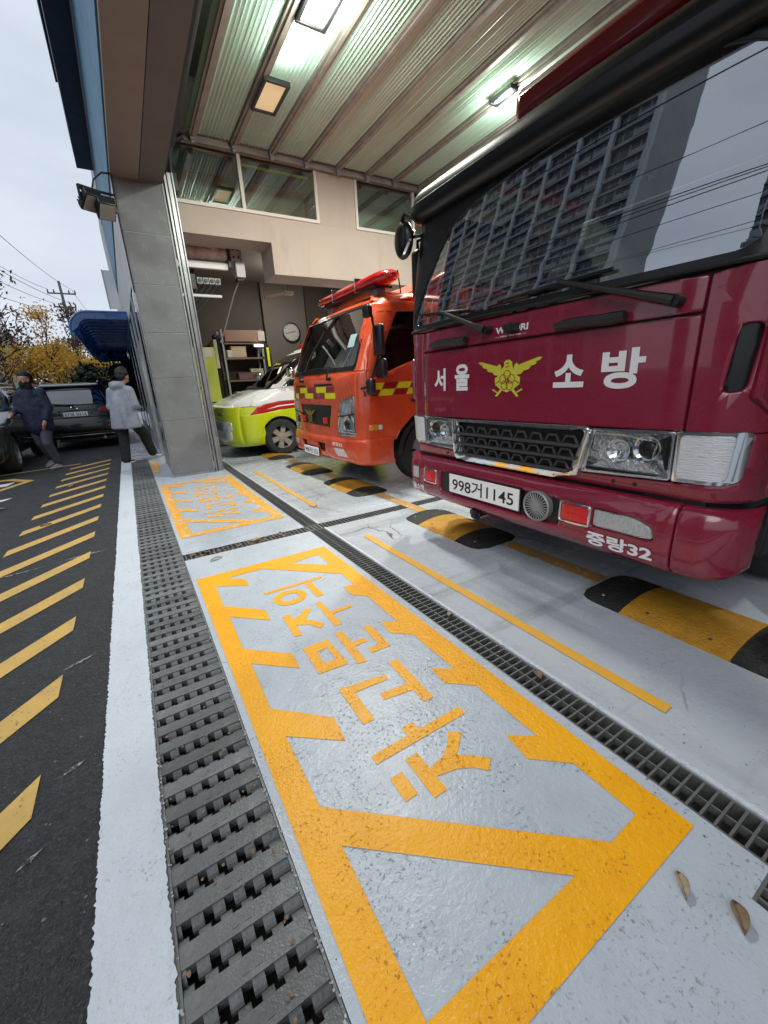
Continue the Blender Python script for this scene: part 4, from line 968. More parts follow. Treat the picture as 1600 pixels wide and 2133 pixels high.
for sg in (-1, 1):
    hp = rounded([(sg * .985, 1.135), (sg * .66, 1.06), (sg * .54, .74), (sg * .60, .655), (sg * .985, .665)] if sg < 0 else [(.985, 1.135), (.80, 1.08), (.775, .74), (.80, .655), (.985, .665)], .04)
    h = patch('headlight', hp, F2, chromebump, T2, off=-.02, depth=.02, bev=0, du=.06, dv=.06)
    patch('lens', hp, F2, clear, h, off=.004, depth=.006, bev=.004, du=.05, dv=.05)
    MB().lathe(F2(sg * .80, .80) + Vector((.02, 0, 0)), (-1, 0, 0), [(.10, 0), (.10, .015), (.07, 0.0), (.03, -.01), (0, -.01)], 22).build('bowl', chrome, h, True)
    patch('bezel', [hp, [(p[0] * .5 + q[0] * .0 + .5 * p[0] + (sg * .78 - p[0]) * .13, p[1] + (.88 - p[1]) * .09) for p, q in zip(hp, hp)]], F2, chrome, h, off=.002, depth=.02, bev=.003, du=.06, dv=.06)
    MB().tube([F2(sg * .60, .885) + Vector((-.0, 0, 0)), F2(sg * .97, .925) + Vector((0, 0, 0))], .010, 6).build('divider', blackpl, h)
    MB().lathe(F2(sg * .80, .80) + Vector((.0, 0, 0)), (-1, 0, 0), [(.055, 0), (.05, .012), (.03, .018), (0, .02)], 18).build('projector', blackgl, h, True)
    for q_ in range(3): MB().tube([F2(sg * (.64 + .02 * q_), .66 + .035 * q_ + .01), F2(sg * .97, .675 + .03 * q_)], .006, 5).build('reflector_rib', chrome, h)
    MB().lathe(F2(sg * .84, .98) + Vector((.02, 0, 0)), (-1, 0, 0), [(.07, 0), (.07, .012), (.04, .0), (0, -.01)], 18).build('bowl', ribbed, h, True)
    patch('side_skirt', [(.02, .42), (.36, .42), (.40, .60), (.02, .60)], r2.side(sg), orange, T2, off=-.004, depth=.02, bev=.004, du=.1, dv=.1)
    Sd2 = r2.side(sg)
    dpoly = [(.10, .60), (.10, 1.10), (.20, 1.75), (.36, 2.10), (.95, 2.12), (.95, .92), (.72, .84), (.56, .70), (.50, .60)]
    wpoly = rounded([(.15, 1.275), (.17, 1.40), (.37, 1.985), (.90, 2.01), (.90, 1.52), (.62, 1.43)], .03)
    patch('door', [rounded(dpoly, .03), wpoly], Sd2, orange, T2, off=.004, depth=.03, bev=.006, du=.08, dv=.1)
    patch('door_glass', wpoly, Sd2, GLASS('side_window_glass', (.30, .32, .31), .012, .05), T2, off=-.012, depth=.004, bev=0, du=.1, dv=.1)
    patch('cab_side', [(.954, .92), (1.5, .92), (1.5, 2.12), (.954, 2.12)], Sd2, orange, T2, off=0, depth=.03, bev=.006, du=.2, dv=.2)
    patch('roof_side', [(.40, 2.128), (1.5, 2.128), (1.5, 2.19), (.44, 2.19)], Sd2, orange, T2, off=0, depth=.03, bev=.004, du=.1, dv=.1)
    # checker stripe on the door
    for j, row in enumerate(((1.18, 1.25), (1.11, 1.18))):
        x = .10
        k = j
        for x0 in [-.06 + .19 * q - .05 * j for q in range(6)]:
            a, b = max(x0, .115), min(x0 + .19, .94)
            if b - a > .03:
                sk = .05
                patch('checker', [(a + (0 if a <= .116 else 0), row[0]), (b, row[0]), (b + (sk if b < .94 else 0), row[1]), (a + (sk if a > .116 else 0), row[1])], Sd2, hiviz if k % 2 else deepred, T2, off=.0065, depth=.002, bev=0, du=.1)
            k += 1
    lm = patch('side_lamp', rounded(rect(.14, .30, .735, .80), .02), Sd2, amber, T2, off=.018, depth=.03, bev=.008, du=.05, dv=.05)
    patch('lamp_end', rounded(rect(.245, .305, .738, .797), .02), Sd2, ribbed, lm, off=.020, depth=.02, bev=.006, du=.05, dv=.05)
    patch('door_handle', rounded(rect(.72, .90, 1.02, 1.06), .015), Sd2, blackpl, T2, off=.03, depth=.03, bev=.008, du=.05)
    # mirrors on arms
    if sg < 0:
        yy = sg * 1.20
        ma = MB().tube([(.26, sg * 1.06, 1.96), (.20, yy, 1.94), (.26, yy, 1.55), (.15, yy, 1.26)], .013, 8).tube([(.08, sg * 1.10, 1.20), (.12, yy, 1.22)], .014, 8).build('mirror_arm', blackpl, T2, True)
        MB().box(.13, .20, yy - sg * .02 - .06, yy - sg * .02 + .06, 1.90, 2.02).build('arm_cap', blackpl, ma, bev=.02)
        MB().box(.24, .31, yy - .085, yy + .085, 1.53, 1.84).build('side_mirror', blackpl, ma, bev=.025)
        MB().box(.25, .33, yy - .085, yy + .085, 1.30, 1.50).build('wide_mirror', blackpl, ma, bev=.03)
        MB().box(.10, .18, yy - .07, yy + .05, 1.13, 1.30).build('kerb_mirror', blackpl, ma, bev=.03)
    wheel('wheel', T2, 1.02, sg * .92, .40, .25, sg, alugrey, 8)
    arch = MB(); n = 14; vs = []
    for i in range(n + 1):
        a = PI * i / n; vs += [(1.02 - .50 * math.cos(a), sg * 1.12, .42 + .46 * math.sin(a)), (1.02 - .44 * math.cos(a), sg * 1.12, .42 + .40 * math.sin(a)), (1.02 - .44 * math.cos(a), sg * .75, .42 + .40 * math.sin(a))]
    arch.add(vs, [(3 * i + k, 3 * i + 3 + k, 3 * i + 4 + k, 3 * i + 1 + k) for i in range(n) for k in (0, 1)]).build('wheel_arch', blackpl, T2, True)
# checker on the front
for j, (z0, z1) in enumerate(((1.165, 1.235), (1.093, 1.162))):
    xs = [.86, .64, .34, -.30 + .31, -.30, -.52] if j == 0 else [.86, .72, .44, .12, -.26, -.55]
    seq = (0, 1, 0, 1, 0) if j == 0 else (1, 0, 1, 0, 1)
    for a, b, c in zip(xs, xs[1:], seq):
        patch('checker', rect(b + .002, a - .002, z0, z1), F2, hiviz if c else deepred, T2, off=.003, depth=.002, bev=0, du=.1)
for a, b in ((.83, .42), (.08, -.48)):
    patch('air_slot', rounded(rect(b, a, 1.245, 1.272), .01), F2, blackpl, T2, off=.002, depth=.01, bev=.002, du=.1)
wiper(T2, r2, (.50, 1.33), (.50, 1.41), (.86, 1.46), (.46, 1.44), .03, .008); wiper(T2, r2, (-.42, 1.33), (-.42, 1.47), (.32, 1.46), (-.44, 1.46), .03, .008)
rb2 = Ring([(.0, .33, 1.13, .14, .13), (-.03, .37, 1.14, .15, .14), (-.04, .50, 1.145, .15, .14), (-.03, .62, 1.145, .15, .14), (.01, .655, 1.13, .15, .14)], bow=.06)
FB2 = rb2.F()
h1, h2 = rounded([(.44, .52), (.74, .52), (.70, .42), (.48, .42)], .02), rounded([(-.22, .53), (.10, .53), (.06, .42), (-.18, .42)], .02)
fg = rounded([(-.44, .505), (-.72, .505), (-.80, .40), (-.52, .40)], .02)
patch('bumper', [rect(-1.5, 1.5, .335, .645), h1, h2, fg], FB2, orange, T2, off=0, depth=.05, bev=.008, du=.06, dv=.05)
patch('bumper_back', rect(-1.0, 1.0, .36, .62), FB2, blackpl, T2, off=-.06, depth=.02, bev=0, du=.2)
patch('fog_lamp', fg, FB2, chromebump, T2, off=-.01, depth=.02, bev=.004, du=.06)
patch('fog_lamp', rounded(rect(.86, 1.02, .43, .51), .02), FB2, ribglass, T2, off=.006, depth=.02, bev=.004, du=.04)
plate(T2, .50, -.02, .342, .452, -.045, '998거1153')
lettering('bumper_lettering', '중랑22', on_front(rb2, -.44, -.70, .53, .575, .004), letter_white, T2, .02)
MB().box(.565, 1.5, -.95, .95, 2.15, 2.212).build('roof', orange, T2, bev=.02)
MB().prism([(.80, 2.19), (1.5, 2.19), (1.5, 2.52)], 1, -.90, .90).build('roof_fairing', orange, T2, bev=.03)
l2 = MB().tube([(.58, -1.08, 2.36), (.58, -1.03, 2.36), (.58, -.88, 2.36), (.58, .62, 2.36), (.58, .77, 2.36), (.58, .82, 2.36)], [.02, .07, .095, .095, .07, .02], 16).build('light_bar', redlens2, T2, True)
for v in l2.data.vertices: v.co.x = .58 + (v.co.x - .58) * 1.5; v.co.z = 2.36 + (v.co.z - 2.36) * .75
for yy in (-.45, .19): MB().box(.43, .73, yy - .006, yy + .006, 2.284, 2.436).build('bar_divider', chrome, l2, bev=.003)
for yy in (-.6, .6): MB().box(.52, .64, yy - .20, yy - .04, 2.19, 2.295).build('bar_foot', alugrey, l2, bev=.01)
MB().box(.46, .70, -.85, .60, 2.27, 2.297).build('bar_tray', blackpl, l2)
MB().tube([(.75, -.95, 2.20), (.68, -1.0, 2.42)], .008, 6).build('aerial', blackpl, T2)
MB().box(.35, .8, -.98, .98, 1.10, 1.38).build('dashboard', blackpl, T2, bev=.04)
for yy in (-.55, .55):
    st = MB().box(1.0, 1.14, yy - .25, yy + .25, .95, 1.66).build('seat', M('yellow_grey_seat', (.12, .12, .03), .8), T2, bev=.05)
    MB().box(1.01, 1.12, yy - .13, yy + .13, 1.68, 1.88).build('headrest', blackcloth, st, bev=.04)
MB().tube([(.66 + .09 * math.cos(a), .55 + .20 * math.sin(a), 1.46 + .15 * math.cos(a)) for a in [2 * PI * k / 24 for k in range(25)]], .013, 6).build('steering_wheel', blackpl, T2, True)
MB().box(1.5, 1.54, -1.05, 1.05, .8, 2.2).box(.45, 1.498, .95, .97, .7, 2.1).box(.5, 1.498, -.94, .94, 2.10, 2.12).build('cab_lining', M('cab_lining', (.05, .05, .048)), T2)
MB().box(1.62, 6.5, -1.1, 1.1, .75, 2.30).build('equipment_body', orange, T2, bev=.03); MB().box(1.64, 6.48, -1.08, 1.08, 2.301, 2.36).build('bounce_sheet', alu, T2)  # unseen grey sheet added on top, cuts orange bounce onto the ceiling
MB().box(.2, 6.4, -.42, .42, .38, .58).build('chassis', blackpl, T2)
for sg in (-1, 1): wheel('wheel', T2, 4.6, sg * .90, .40, .28, sg, alugrey, 8)

# ------------------------------------------------------------------ ambulance: one-box van, lime below, white above, red swoosh
A = empty('ambulance', (1.46, 8.86, 0), 'lime and white ambulance van with a red stripe behind the orange truck', 'ambulance')
ra = Ring([(.10, .20, .90, .50, .38), (.02, .30, .96, .55, .42), (.0, .50, .985, .58, .45), (.01, .80, .99, .60, .46), (.05, .97, .99, .62, .48), (.16, 1.06, .985, .62, .48), (.55, 1.19, .97, .55, .42), (.85, 1.27, .955, .40, .34), (1.10, 1.45, .93, .36, .30), (1.55, 1.80, .87, .34, .28), (1.85, 1.98, .82, .34, .28), (2.1, 2.03, .76, .3, .26)], bow=.04, smooth=1)
FA = ra.F(); CA = (2.2, 0, .9)
kw = dict(center=CA)
def sfront(z): return 1.0
arch_a = [(1.0 + .40 * math.cos(a), .34 + .40 * math.sin(a)) for a in [PI * k / 14 for k in range(15)]]
patch('nose_shell', rect(-1.4, 1.4, .23, .95), FA, lime, A, off=-.012, depth=.02, bev=0, du=.05, dv=.07, **kw)
patch('wing_shell', rect(-1.4, 1.4, .96, 1.25), FA, whitegl, A, off=-.012, depth=.02, bev=0, du=.05, dv=.04, **kw)
patch('nose', rect(-.98, .98, .215, .955), FA, lime, A, off=0, depth=.03, bev=.004, du=.07, dv=.07, **kw)
patch('bonnet', rect(-.80, .80, .985, 1.245), FA, whitegl, A, off=0, depth=.03, bev=.005, du=.08, dv=.03, **kw)
patch('windscreen', rounded(rect(-.86, .86, 1.262, 1.92), .05), FA, carglass, A, off=-.004, depth=.01, bev=.003, du=.1, dv=.06, **kw)
patch('roof_front', rect(-1.0, 1.0, 1.93, 2.025), FA, whitegl, A, off=0, depth=.03, bev=.004, du=.1, dv=.03, **kw)
patch('day_light', rounded(rect(-.83, .83, .958, .982), .006), FA, M('white_light_strip', (.85, .86, .86), .25, emit=((1, 1, .95), .25)), A, off=.003, depth=.02, bev=.003, du=.06, **kw)
gw = patch('grille', rounded(rect(-.80, .80, .34, .70), .06), FA, whitegl, A, off=.006, depth=.03, bev=.008, du=.07, dv=.06, **kw)
for k in range(5):
    for j in range(21):
        yy = -.50 + j * .05 + (k % 2) * .025; zz = .53 + k * .033
        p = FA(yy, zz); MB().box(p.x - .012, p.x, yy - .014, yy + .014, zz - .009, zz + .009).build('grille_mark', blackpl, gw) if abs(yy) < .5 else None
for k in range(4):
    zz = .39 + k * .03
    MB().tube([FA(-.66 + .066 * q, zz) - Vector((.008, 0, 0)) for q in range(21)], .006, 5).build('grille_line', M('mid_grey', (.25, .25, .26), .4), gw)
for sg in (-1, 1):
    hl = patch('headlight', rounded(rect(min(sg * .55, sg * .83), max(sg * .55, sg * .83), .53, .69), .03), FA, chromebump, A, off=.012, depth=.03, bev=.006, du=.04, dv=.05, **kw)
    Sa = ra.side(sg)
    low = [(.30, .22), (.60, .22), (.60, .34)] + arch_a[::-1][0:] if False else None
    side_low = [(.28, .22), (.598, .22)] + [(1.0 - .40 * math.cos(a), .34 + .40 * math.sin(a)) for a in [PI * k / 14 for k in range(15)]] + [(1.402, .22), (3.3, .22), (3.3, .86), (1.35, .87), (1.0, .86), (.70, .82), (.46, .80), (.28, .80)]
    patch('side_panel', side_low, Sa, lime, A, off=.0, depth=.03, bev=.004, du=.08, dv=.08, **kw)
    patch('red_stripe', [(.44, .80), (.70, .82), (1.0, .865), (1.35, .875), (3.3, .865), (3.3, 1.0), (1.4, 1.02), (1.0, 1.01), (.72, .97), (.58, .93)], Sa, M('red_vinyl', (.42, .012, .018), .3, coat=.4), A, off=.002, depth=.03, bev=.002, du=.08, dv=.08, **kw)
    patch('white_line', [(.75, .882), (1.0, .92), (1.35, .94), (3.3, .935), (3.3, .955), (1.35, .958), (.98, .94)], Sa, letter_white, A, off=.004, depth=.003, bev=0, du=.08, **kw)
    patch('wing', [(.46, .96), (.60, .94), (.72, .975), (1.0, 1.015), (1.4, 1.025), (3.3, 1.005), (3.3, 1.26), (1.05, 1.255), (.88, 1.245), (.62, 1.19), (.50, 1.05)], Sa, whitegl, A, off=.0, depth=.03, bev=.004, du=.08, dv=.06, **kw)
    tri = rounded([(1.12, 1.28), (1.42, 1.28), (1.42, 1.50)], .02)
    patch('pillar', [[(.92, 1.262), (3.3, 1.262), (3.3, 2.02), (2.0, 2.0), (1.55, 1.78)], tri, rounded([(1.50, 1.29), (3.0, 1.29), (3.0, 1.85), (1.95, 1.85), (1.50, 1.53)], .04)], Sa, whitegl, A, off=0, depth=.03, bev=.004, du=.1, dv=.1, **kw)
    patch('side_glass', tri, Sa, carglass, A, off=-.008, depth=.006, bev=0, **kw); patch('side_glass', rounded([(1.50, 1.29), (3.0, 1.29), (3.0, 1.85), (1.95, 1.85), (1.50, 1.53)], .04), Sa, carglass, A, off=-.008, depth=.006, bev=0, du=.2, **kw)
    wheel('wheel', A, 1.0, sg * .875, .345, .22, sg, M('two_tone_alloy', (.50, .47, .42), .35, metal=.6), 6); wheel('wheel', A, 4.1, sg * .875, .345, .22, sg, alu, 6)
    mr = MB().box(1.20, 1.33, sg * 1.10 - .11, sg * 1.10 + .11, 1.40, 1.60).build('side_mirror', chrome, A, bev=.05); MB().tube([(1.3, sg * .93, 1.36), (1.27, sg * 1.06, 1.42)], .03, 8).build('mirror_arm', blackpl, mr)
    arch = MB(); vs = []
    for i in range(15):
        a = PI * i / 14; vs += [(1.0 - .40 * math.cos(a), sg * .97, .34 + .40 * math.sin(a)), (1.0 - .40 * math.cos(a), sg * .66, .34 + .40 * math.sin(a))]
    arch.add(vs, [(2 * i, 2 * i + 2, 2 * i + 3, 2 * i + 1) for i in range(14)]).build('wheel_arch', blackpl, A, True)
MB().box(.35, .6, -.6, .6, .2, 1.0).box(.65, 3.3, -.62, .62, .18, .5).build('under_tray', blackpl, A)
MB().box(1.2, 3.3, -.8, .8, 1.0, 1.24).build('dashboard', blackpl, A)
MB().box(3.3, 5.2, -.98, .98, .25, 2.05).build('rear_body', whitegl, A, bev=.04)
MB().box(2.05, 3.35, -.78, .78, 2.0, 2.05).build('roof', whitegl, A, bev=.02)
ab = MB().box(2.15, 2.5, -.7, .7, 2.06, 2.18).build('light_bar', redlens2, A, bev=.03)
lettering('nose_lettering', '중랑소방', on_front(ra, -.12, -.52, .80, .86, .004), letter_black, A)
lettering('bonnet_lettering', '119', lambda u, v: tuple(FA(.22 - .44 * u, 1.06 + .13 * v) + Vector((-.002, 0, .004))), deepred, A, .02)
MB().tube([FA(.75 - .1 * k, 1.262) + Vector((-.01, 0, .012)) for k in range(16)], .009, 5).build('wiper', blackpl, A)

# ------------------------------------------------------------------ charcoal SUV seen from behind (local front of the ring = its tail)
V = empty('parked_car', (-1.16, 13.0, 0), 'charcoal SUV parked tail first towards the camera beside the entrance', 'car', rz=PI / 2 * -1 if False else PI / 2)
rv = Ring([(.12, .28, .84, .25, .22), (.03, .36, .90, .28, .25), (.0, .55, .925, .28, .26), (.02, .72, .93, .28, .26), (.09, .80, .925, .28, .25), (.10, .98, .92, .30, .26), (.14, 1.10, .89, .34, .28), (.24, 1.28, .83, .36, .28), (.40, 1.50, .75, .34, .26), (.46, 1.60, .71, .3, .25), (.60, 1.645, .66, .3, .24)], bow=.06, smooth=1)
FV = rv.F(); kv = dict(center=(2, 0, .8))
patch('tail_bumper', rect(-1.3, 1.3, .44, .80), FV, suvpaint, V, off=0, depth=.03, bev=.006, du=.07, dv=.06, **kv)
patch('bumper_cladding', rect(-1.3, 1.3, .285, .43), FV, blackpl, V, off=.004, depth=.03, bev=.006, du=.07, dv=.06, **kv)
patch('skid_trim', rect(-.72, .72, .355, .372), FV, chrome, V, off=.014, depth=.02, bev=.003, du=.07, **kv)
patch('bumper_groove', rect(-.80, .80, .535, .545), FV, blackpl, V, off=.002, depth=.005, bev=0, du=.07, **kv)
patch('tailgate', [rect(-.70, .70, .808, 1.095), rounded(rect(-.33, .33, .66 + .16, .97), .03)], FV, suvpaint, V, off=0, depth=.03, bev=.006, du=.07, dv=.06, **kv)
patch('plate_recess', rounded(rect(-.33, .33, .82, .97), .03), FV, suvpaint, V, off=-.02, depth=.01, bev=0, du=.1, **kv)
for sg in (-1, 1):
    patch('tail_lamp', rounded([(sg * .48, .93), (sg * .70, .90), (sg * 1.10, .92), (sg * 1.10, 1.04), (sg * .70, 1.05), (sg * .50, 1.0)], .02), FV, M('dark_red_lamp', (.22, .010, .014), .12, coat=.8), V, off=.012, depth=.03, bev=.006, du=.05, **kv)
    patch('bumper_reflector', rounded([(sg * .62, .55), (sg * .82, .57), (sg * .82, .62), (sg * .66, .60)], .01), FV, M('dark_red_lamp', (.22, .01, .014)), V, off=.012, depth=.02, bev=.004, du=.05, **kv)
    patch('quarter_panel', [rounded([(sg * .708, 1.06), (sg * 1.3, 1.06), (sg * 1.3, 1.095), (sg * .708, 1.095)], .004)], FV, suvpaint, V, off=0, depth=.03, bev=.004, du=.05, **kv)
    patch('quarter_panel', [(sg * .708, .808), (sg * 1.3, .808), (sg * 1.3, .915), (sg * .708, .895)], FV, suvpaint, V, off=0, depth=.03, bev=.004, du=.05, **kv)
    sv_ = rv.side(sg)
    patch('side_body', [(.36, .44), (.75, .44)] + [(1.12 - .40 * math.cos(a), .37 + .40 * math.sin(a)) for a in [PI * k / 12 for k in range(13)]] + [(1.6, .40), (3.6, .40), (3.6, 1.06), (.36, 1.08)], sv_, suvpaint, V, off=.0, depth=.03, bev=.006, du=.12, dv=.1, **kv)
    patch('side_glass', rounded([(.62, 1.12), (3.4, 1.10), (3.0, 1.5), (.80, 1.5)], .05), sv_, carglass, V, off=-.004, depth=.02, bev=.003, du=.2, dv=.1, **kv)
    patch('roof_rail', [(.58, 1.52), (3.2, 1.52), (3.2, 1.60), (.62, 1.60)], sv_, suvpaint, V, off=0, depth=.03, bev=.004, du=.1, dv=.04, **kv)
    rr = MB().tube([(.62, sg * .60, 1.64), (.75, sg * .61, 1.69), (2.6, sg * .61, 1.70), (2.8, sg * .6, 1.66)], .02, 8).build('roof_bar', alu, V, True)
    wheel('wheel', V, 1.12, sg * .81, .37, .23, sg, alu, 5); wheel('wheel', V, 3.85, sg * .81, .37, .23, sg, alu, 5)
    MB().box(.42, .5, sg * 0 + .0, .0, 0, 0) if False else None
patch('rear_window', rounded([(-.74, 1.125), (.74, 1.125), (.60, 1.47), (-.60, 1.47)], .06), FV, GLASS('suv_rear_glass', (.05, .055, .06), .16, .6), V, off=.002, depth=.02, bev=.004, du=.1, dv=.06, **kv)
patch('tail_surround', [rect(-1.15, 1.15, 1.10, 1.635), rounded([(-.76, 1.115), (.76, 1.115), (.62, 1.48), (-.62, 1.48)], .06)], FV, suvpaint, V, off=0, depth=.03, bev=.004, du=.07, dv=.06, **kv)
MB().prism([(.38, 1.57), (.52, 1.60), (.62, 1.655), (.40, 1.60)], 1, -.62, .62).build('tail_spoiler', suvpaint, V, bev=.008)
MB().box(.55, 3.2, -.66, .66, 1.60, 1.655).build('roof', suvpaint, V, bev=.03)
wp = MB().tube([FV(.0, 1.115) - Vector((.02, 0, 0)), FV(.26, 1.14) - Vector((.03, 0, 0)), FV(.44, 1.16) - Vector((.02, 0, 0))], [.02, .012, .01], 8).build('wiper', blackpl, V, True)
pv = FV(0, .9).x + .018
plate(V, .26, -.26, .835, .945, pv, '57보 0316')
em = MB().lathe(FV(0, 1.045) + Vector((.0, 0, 0)), (-1, 0, 0), [(.05, 0), (.05, .008), (.045, .012), (.04, .008)], 24)
em.v = [(x, y * 1.55, 1.045 + (z - 1.045) * .72) for x, y, z in em.v]; emo = em.build('badge', chrome, V, True)
lettering('badge_lettering', 'KIA', lambda u, v: (FV(0, 1.045).x - .010, .045 - .09 * u, 1.028 + .034 * v), chrome, emo, .03)
MB().box(.16, 4.4, -.75, .75, .22, .5).box(.5, 3.5, -.7, .7, .5, 1.05).build('under_body', blackpl, V)
MB().box(3.6, 4.6, -.9, .9, .4, 1.0).build('front_body', suvpaint, V, bev=.08)
for yy in (-.5, .5): MB().cyl((.10, yy, .27), 0, .035, .14, 12).build('exhaust', alugrey, V)

# ------------------------------------------------------------------ car at the left picture edge, nose to the camera
K = empty('parked_car', (-2.85, 9.15, 0), 'dark grey-green car cut by the left picture edge beside the man in navy', 'car', rz=PI / 2)
rk = Ring([(.14, .22, .82, .5, .36), (.03, .32, .88, .55, .40), (.0, .52, .91, .58, .42), (.05, .74, .925, .6, .44), (.16, .86, .93, .6, .44), (.9, 1.02, .92, .4, .34), (1.25, 1.10, .90, .3, .28), (1.60, 1.36, .82, .28, .26), (1.85, 1.58, .72, .28, .25), (2.2, 1.67, .64, .3, .24)], bow=.05, smooth=1)
FK = rk.F(); kk = dict(center=(2.4, 0, .7))
patch('nose', rect(-1.3, 1.3, .24, .865), FK, darkcar, K, off=0, depth=.03, bev=.004, du=.07, dv=.07, **kk)
patch('bonnet', rect(-1.25, 1.25, .875, 1.095), FK, darkcar, K, off=0, depth=.03, bev=.004, du=.07, dv=.02, **kk)
patch('windscreen', rect(-1.0, 1.0, 1.11, 1.60), FK, carglass, K, off=-.003, depth=.01, bev=.003, du=.1, dv=.06, **kk)
patch('grille', rounded(rect(-.40, .40, .48, .72), .05), FK, blackpl, K, off=.006, depth=.02, bev=.006, du=.1, dv=.1, **kk)
patch('lower_grille', rounded(rect(-.62, .62, .27, .40), .05), FK, blackpl, K, off=.006, depth=.02, bev=.006, du=.1, dv=.1, **kk)
for sg in (-1, 1):
    hk = patch('headlight', rounded([(sg * .45, .60), (sg * .95, .62), (sg * .98, .78), (sg * .50, .73)], .03), FK, chromebump, K, off=.005, depth=.02, bev=.004, du=.05, dv=.05, **kk)
    patch('lens', rounded([(sg * .45, .60), (sg * .95, .62), (sg * .98, .78), (sg * .50, .73)], .03), FK, clear, hk, off=.012, depth=.005, bev=.003, du=.05, dv=.05, **kk)
    patch('fog_lamp', rounded(rect(min(sg * .70, sg * .86), max(sg * .70, sg * .86), .36, .46), .02), FK, M('lit_fog_lens', (.7, .7, .55), .3, emit=((1, .95, .7), .5)), K, off=.008, depth=.02, bev=.004, du=.05, **kk)
    sk_ = rk.side(sg)
    patch('side_body', [(.62, .28), (.64, .28)] + [(1.0 - .375 * math.cos(a), .34 + .38 * math.sin(a)) for a in [PI * k / 12 for k in range(13)]] + [(1.40, .30), (4.0, .30), (4.3, 1.0), (1.3, 1.07), (.62, .95)], sk_, darkcar, K, off=.002, depth=.03, bev=.006, du=.1, dv=.1, **kk)
    patch('side_glass', rounded([(1.52, 1.12), (3.9, 1.08), (3.5, 1.5), (2.0, 1.53)], .05), sk_, carglass, K, off=-.002, depth=.02, bev=.003, du=.2, dv=.1, **kk)
    patch('side_trim', [(1.48, 1.075), (3.9, 1.045), (3.9, 1.06), (1.48, 1.092)], sk_, chrome, K, off=.006, depth=.02, bev=.003, du=.2, **kk)
    patch('pillar', [(1.42, 1.10), (1.50, 1.10), (2.05, 1.56), (2.05, 1.60), (1.9, 1.60)], sk_, blackpl, K, off=0, depth=.03, bev=.004, du=.1, dv=.1, **kk)
    wheel('wheel', K, 1.0, sg * .80, .34, .22, sg, alu, 5); wheel('wheel', K, 3.75, sg * .80, .34, .22, sg, alu, 5)
    arch = MB(); vs = []
    for i in range(13):
        a = PI * i / 12; vs += [(1.0 - .375 * math.cos(a), sg * .91, .34 + .38 * math.sin(a)), (1.0 - .375 * math.cos(a), sg * .60, .34 + .38 * math.sin(a))]
    arch.add(vs, [(2 * i, 2 * i + 2, 2 * i + 3, 2 * i + 1) for i in range(12)]).build('wheel_arch', blackpl, K, True)
    MB().box(1.62, 1.76, sg * .99 - .11, sg * .99 + .11, 1.06, 1.20).build('side_mirror', darkcar, K, bev=.05)
plate(K, .26, -.26, .42, .53, -.008, '21더 7408')
MB().box(2.1, 4.1, -.64, .64, 1.62, 1.672).build('roof', darkcar, K, bev=.03)
MB().box(.65, 4.3, -.58, .58, .2, .85).box(1.5, 4.0, -.75, .75, .4, 1.0).build('under_body', blackpl, K)

# ================================================================== PEOPLE
def organic(name, chains, mat, parent=None, voxel=.014, smooth_it=3, balls=()):
    m = MB()
    for pts, rs, *fl_ in chains:
        P = [Vector(p) for p in pts]; flat = 1 if fl_ else 0
        m.tube(P, rs, 12)
        for p, r in list(zip(P, rs))[flat:]: m.ball(p, r, 12, 8)
    for c, r in balls: m.ball(c, r, 16, 10)
    o = m.build(name, mat, parent, True)
    rm = o.modifiers.new('r', 'REMESH'); rm.mode = 'VOXEL'; rm.voxel_size = voxel; rm.use_smooth_shade = True
    sm = o.modifiers.new('s', 'SMOOTH'); sm.iterations = smooth_it; sm.factor = .5
    return o
def hand_chains(w, d, up, side, grip=.6):
    """palm plus four fingers of different length and a thumb; w wrist, d along the hand, side across the palm"""
    w, d, up, side = Vector(w), Vector(d).normalized(), Vector(up).normalized(), Vector(side).normalized()
    ch = [([w, w + d * .045, w + d * .085], [.025, .034, .033])]
    for k, (o, l) in enumerate(((-.030, .062), (-.010, .074), (.010, .070), (.030, .054))):
        a = w + d * .085 + side * o; b = a + d * l * .5 - up * l * .12 * grip; c = b + d * l * .35 - up * l * .35 * grip; e = c + d * l * .15 - up * l * .3 * grip
        ch.append(([w + d * .05 + side * o, a, b, c, e], [.011, .0105, .0095, .0085, .007]))
    t0 = w + d * .03 - side * .028; ch.append(([t0, t0 - side * .022 + d * .025, t0 - side * .026 + d * .055 - up * .012], [.014, .011, .008]))
    return ch
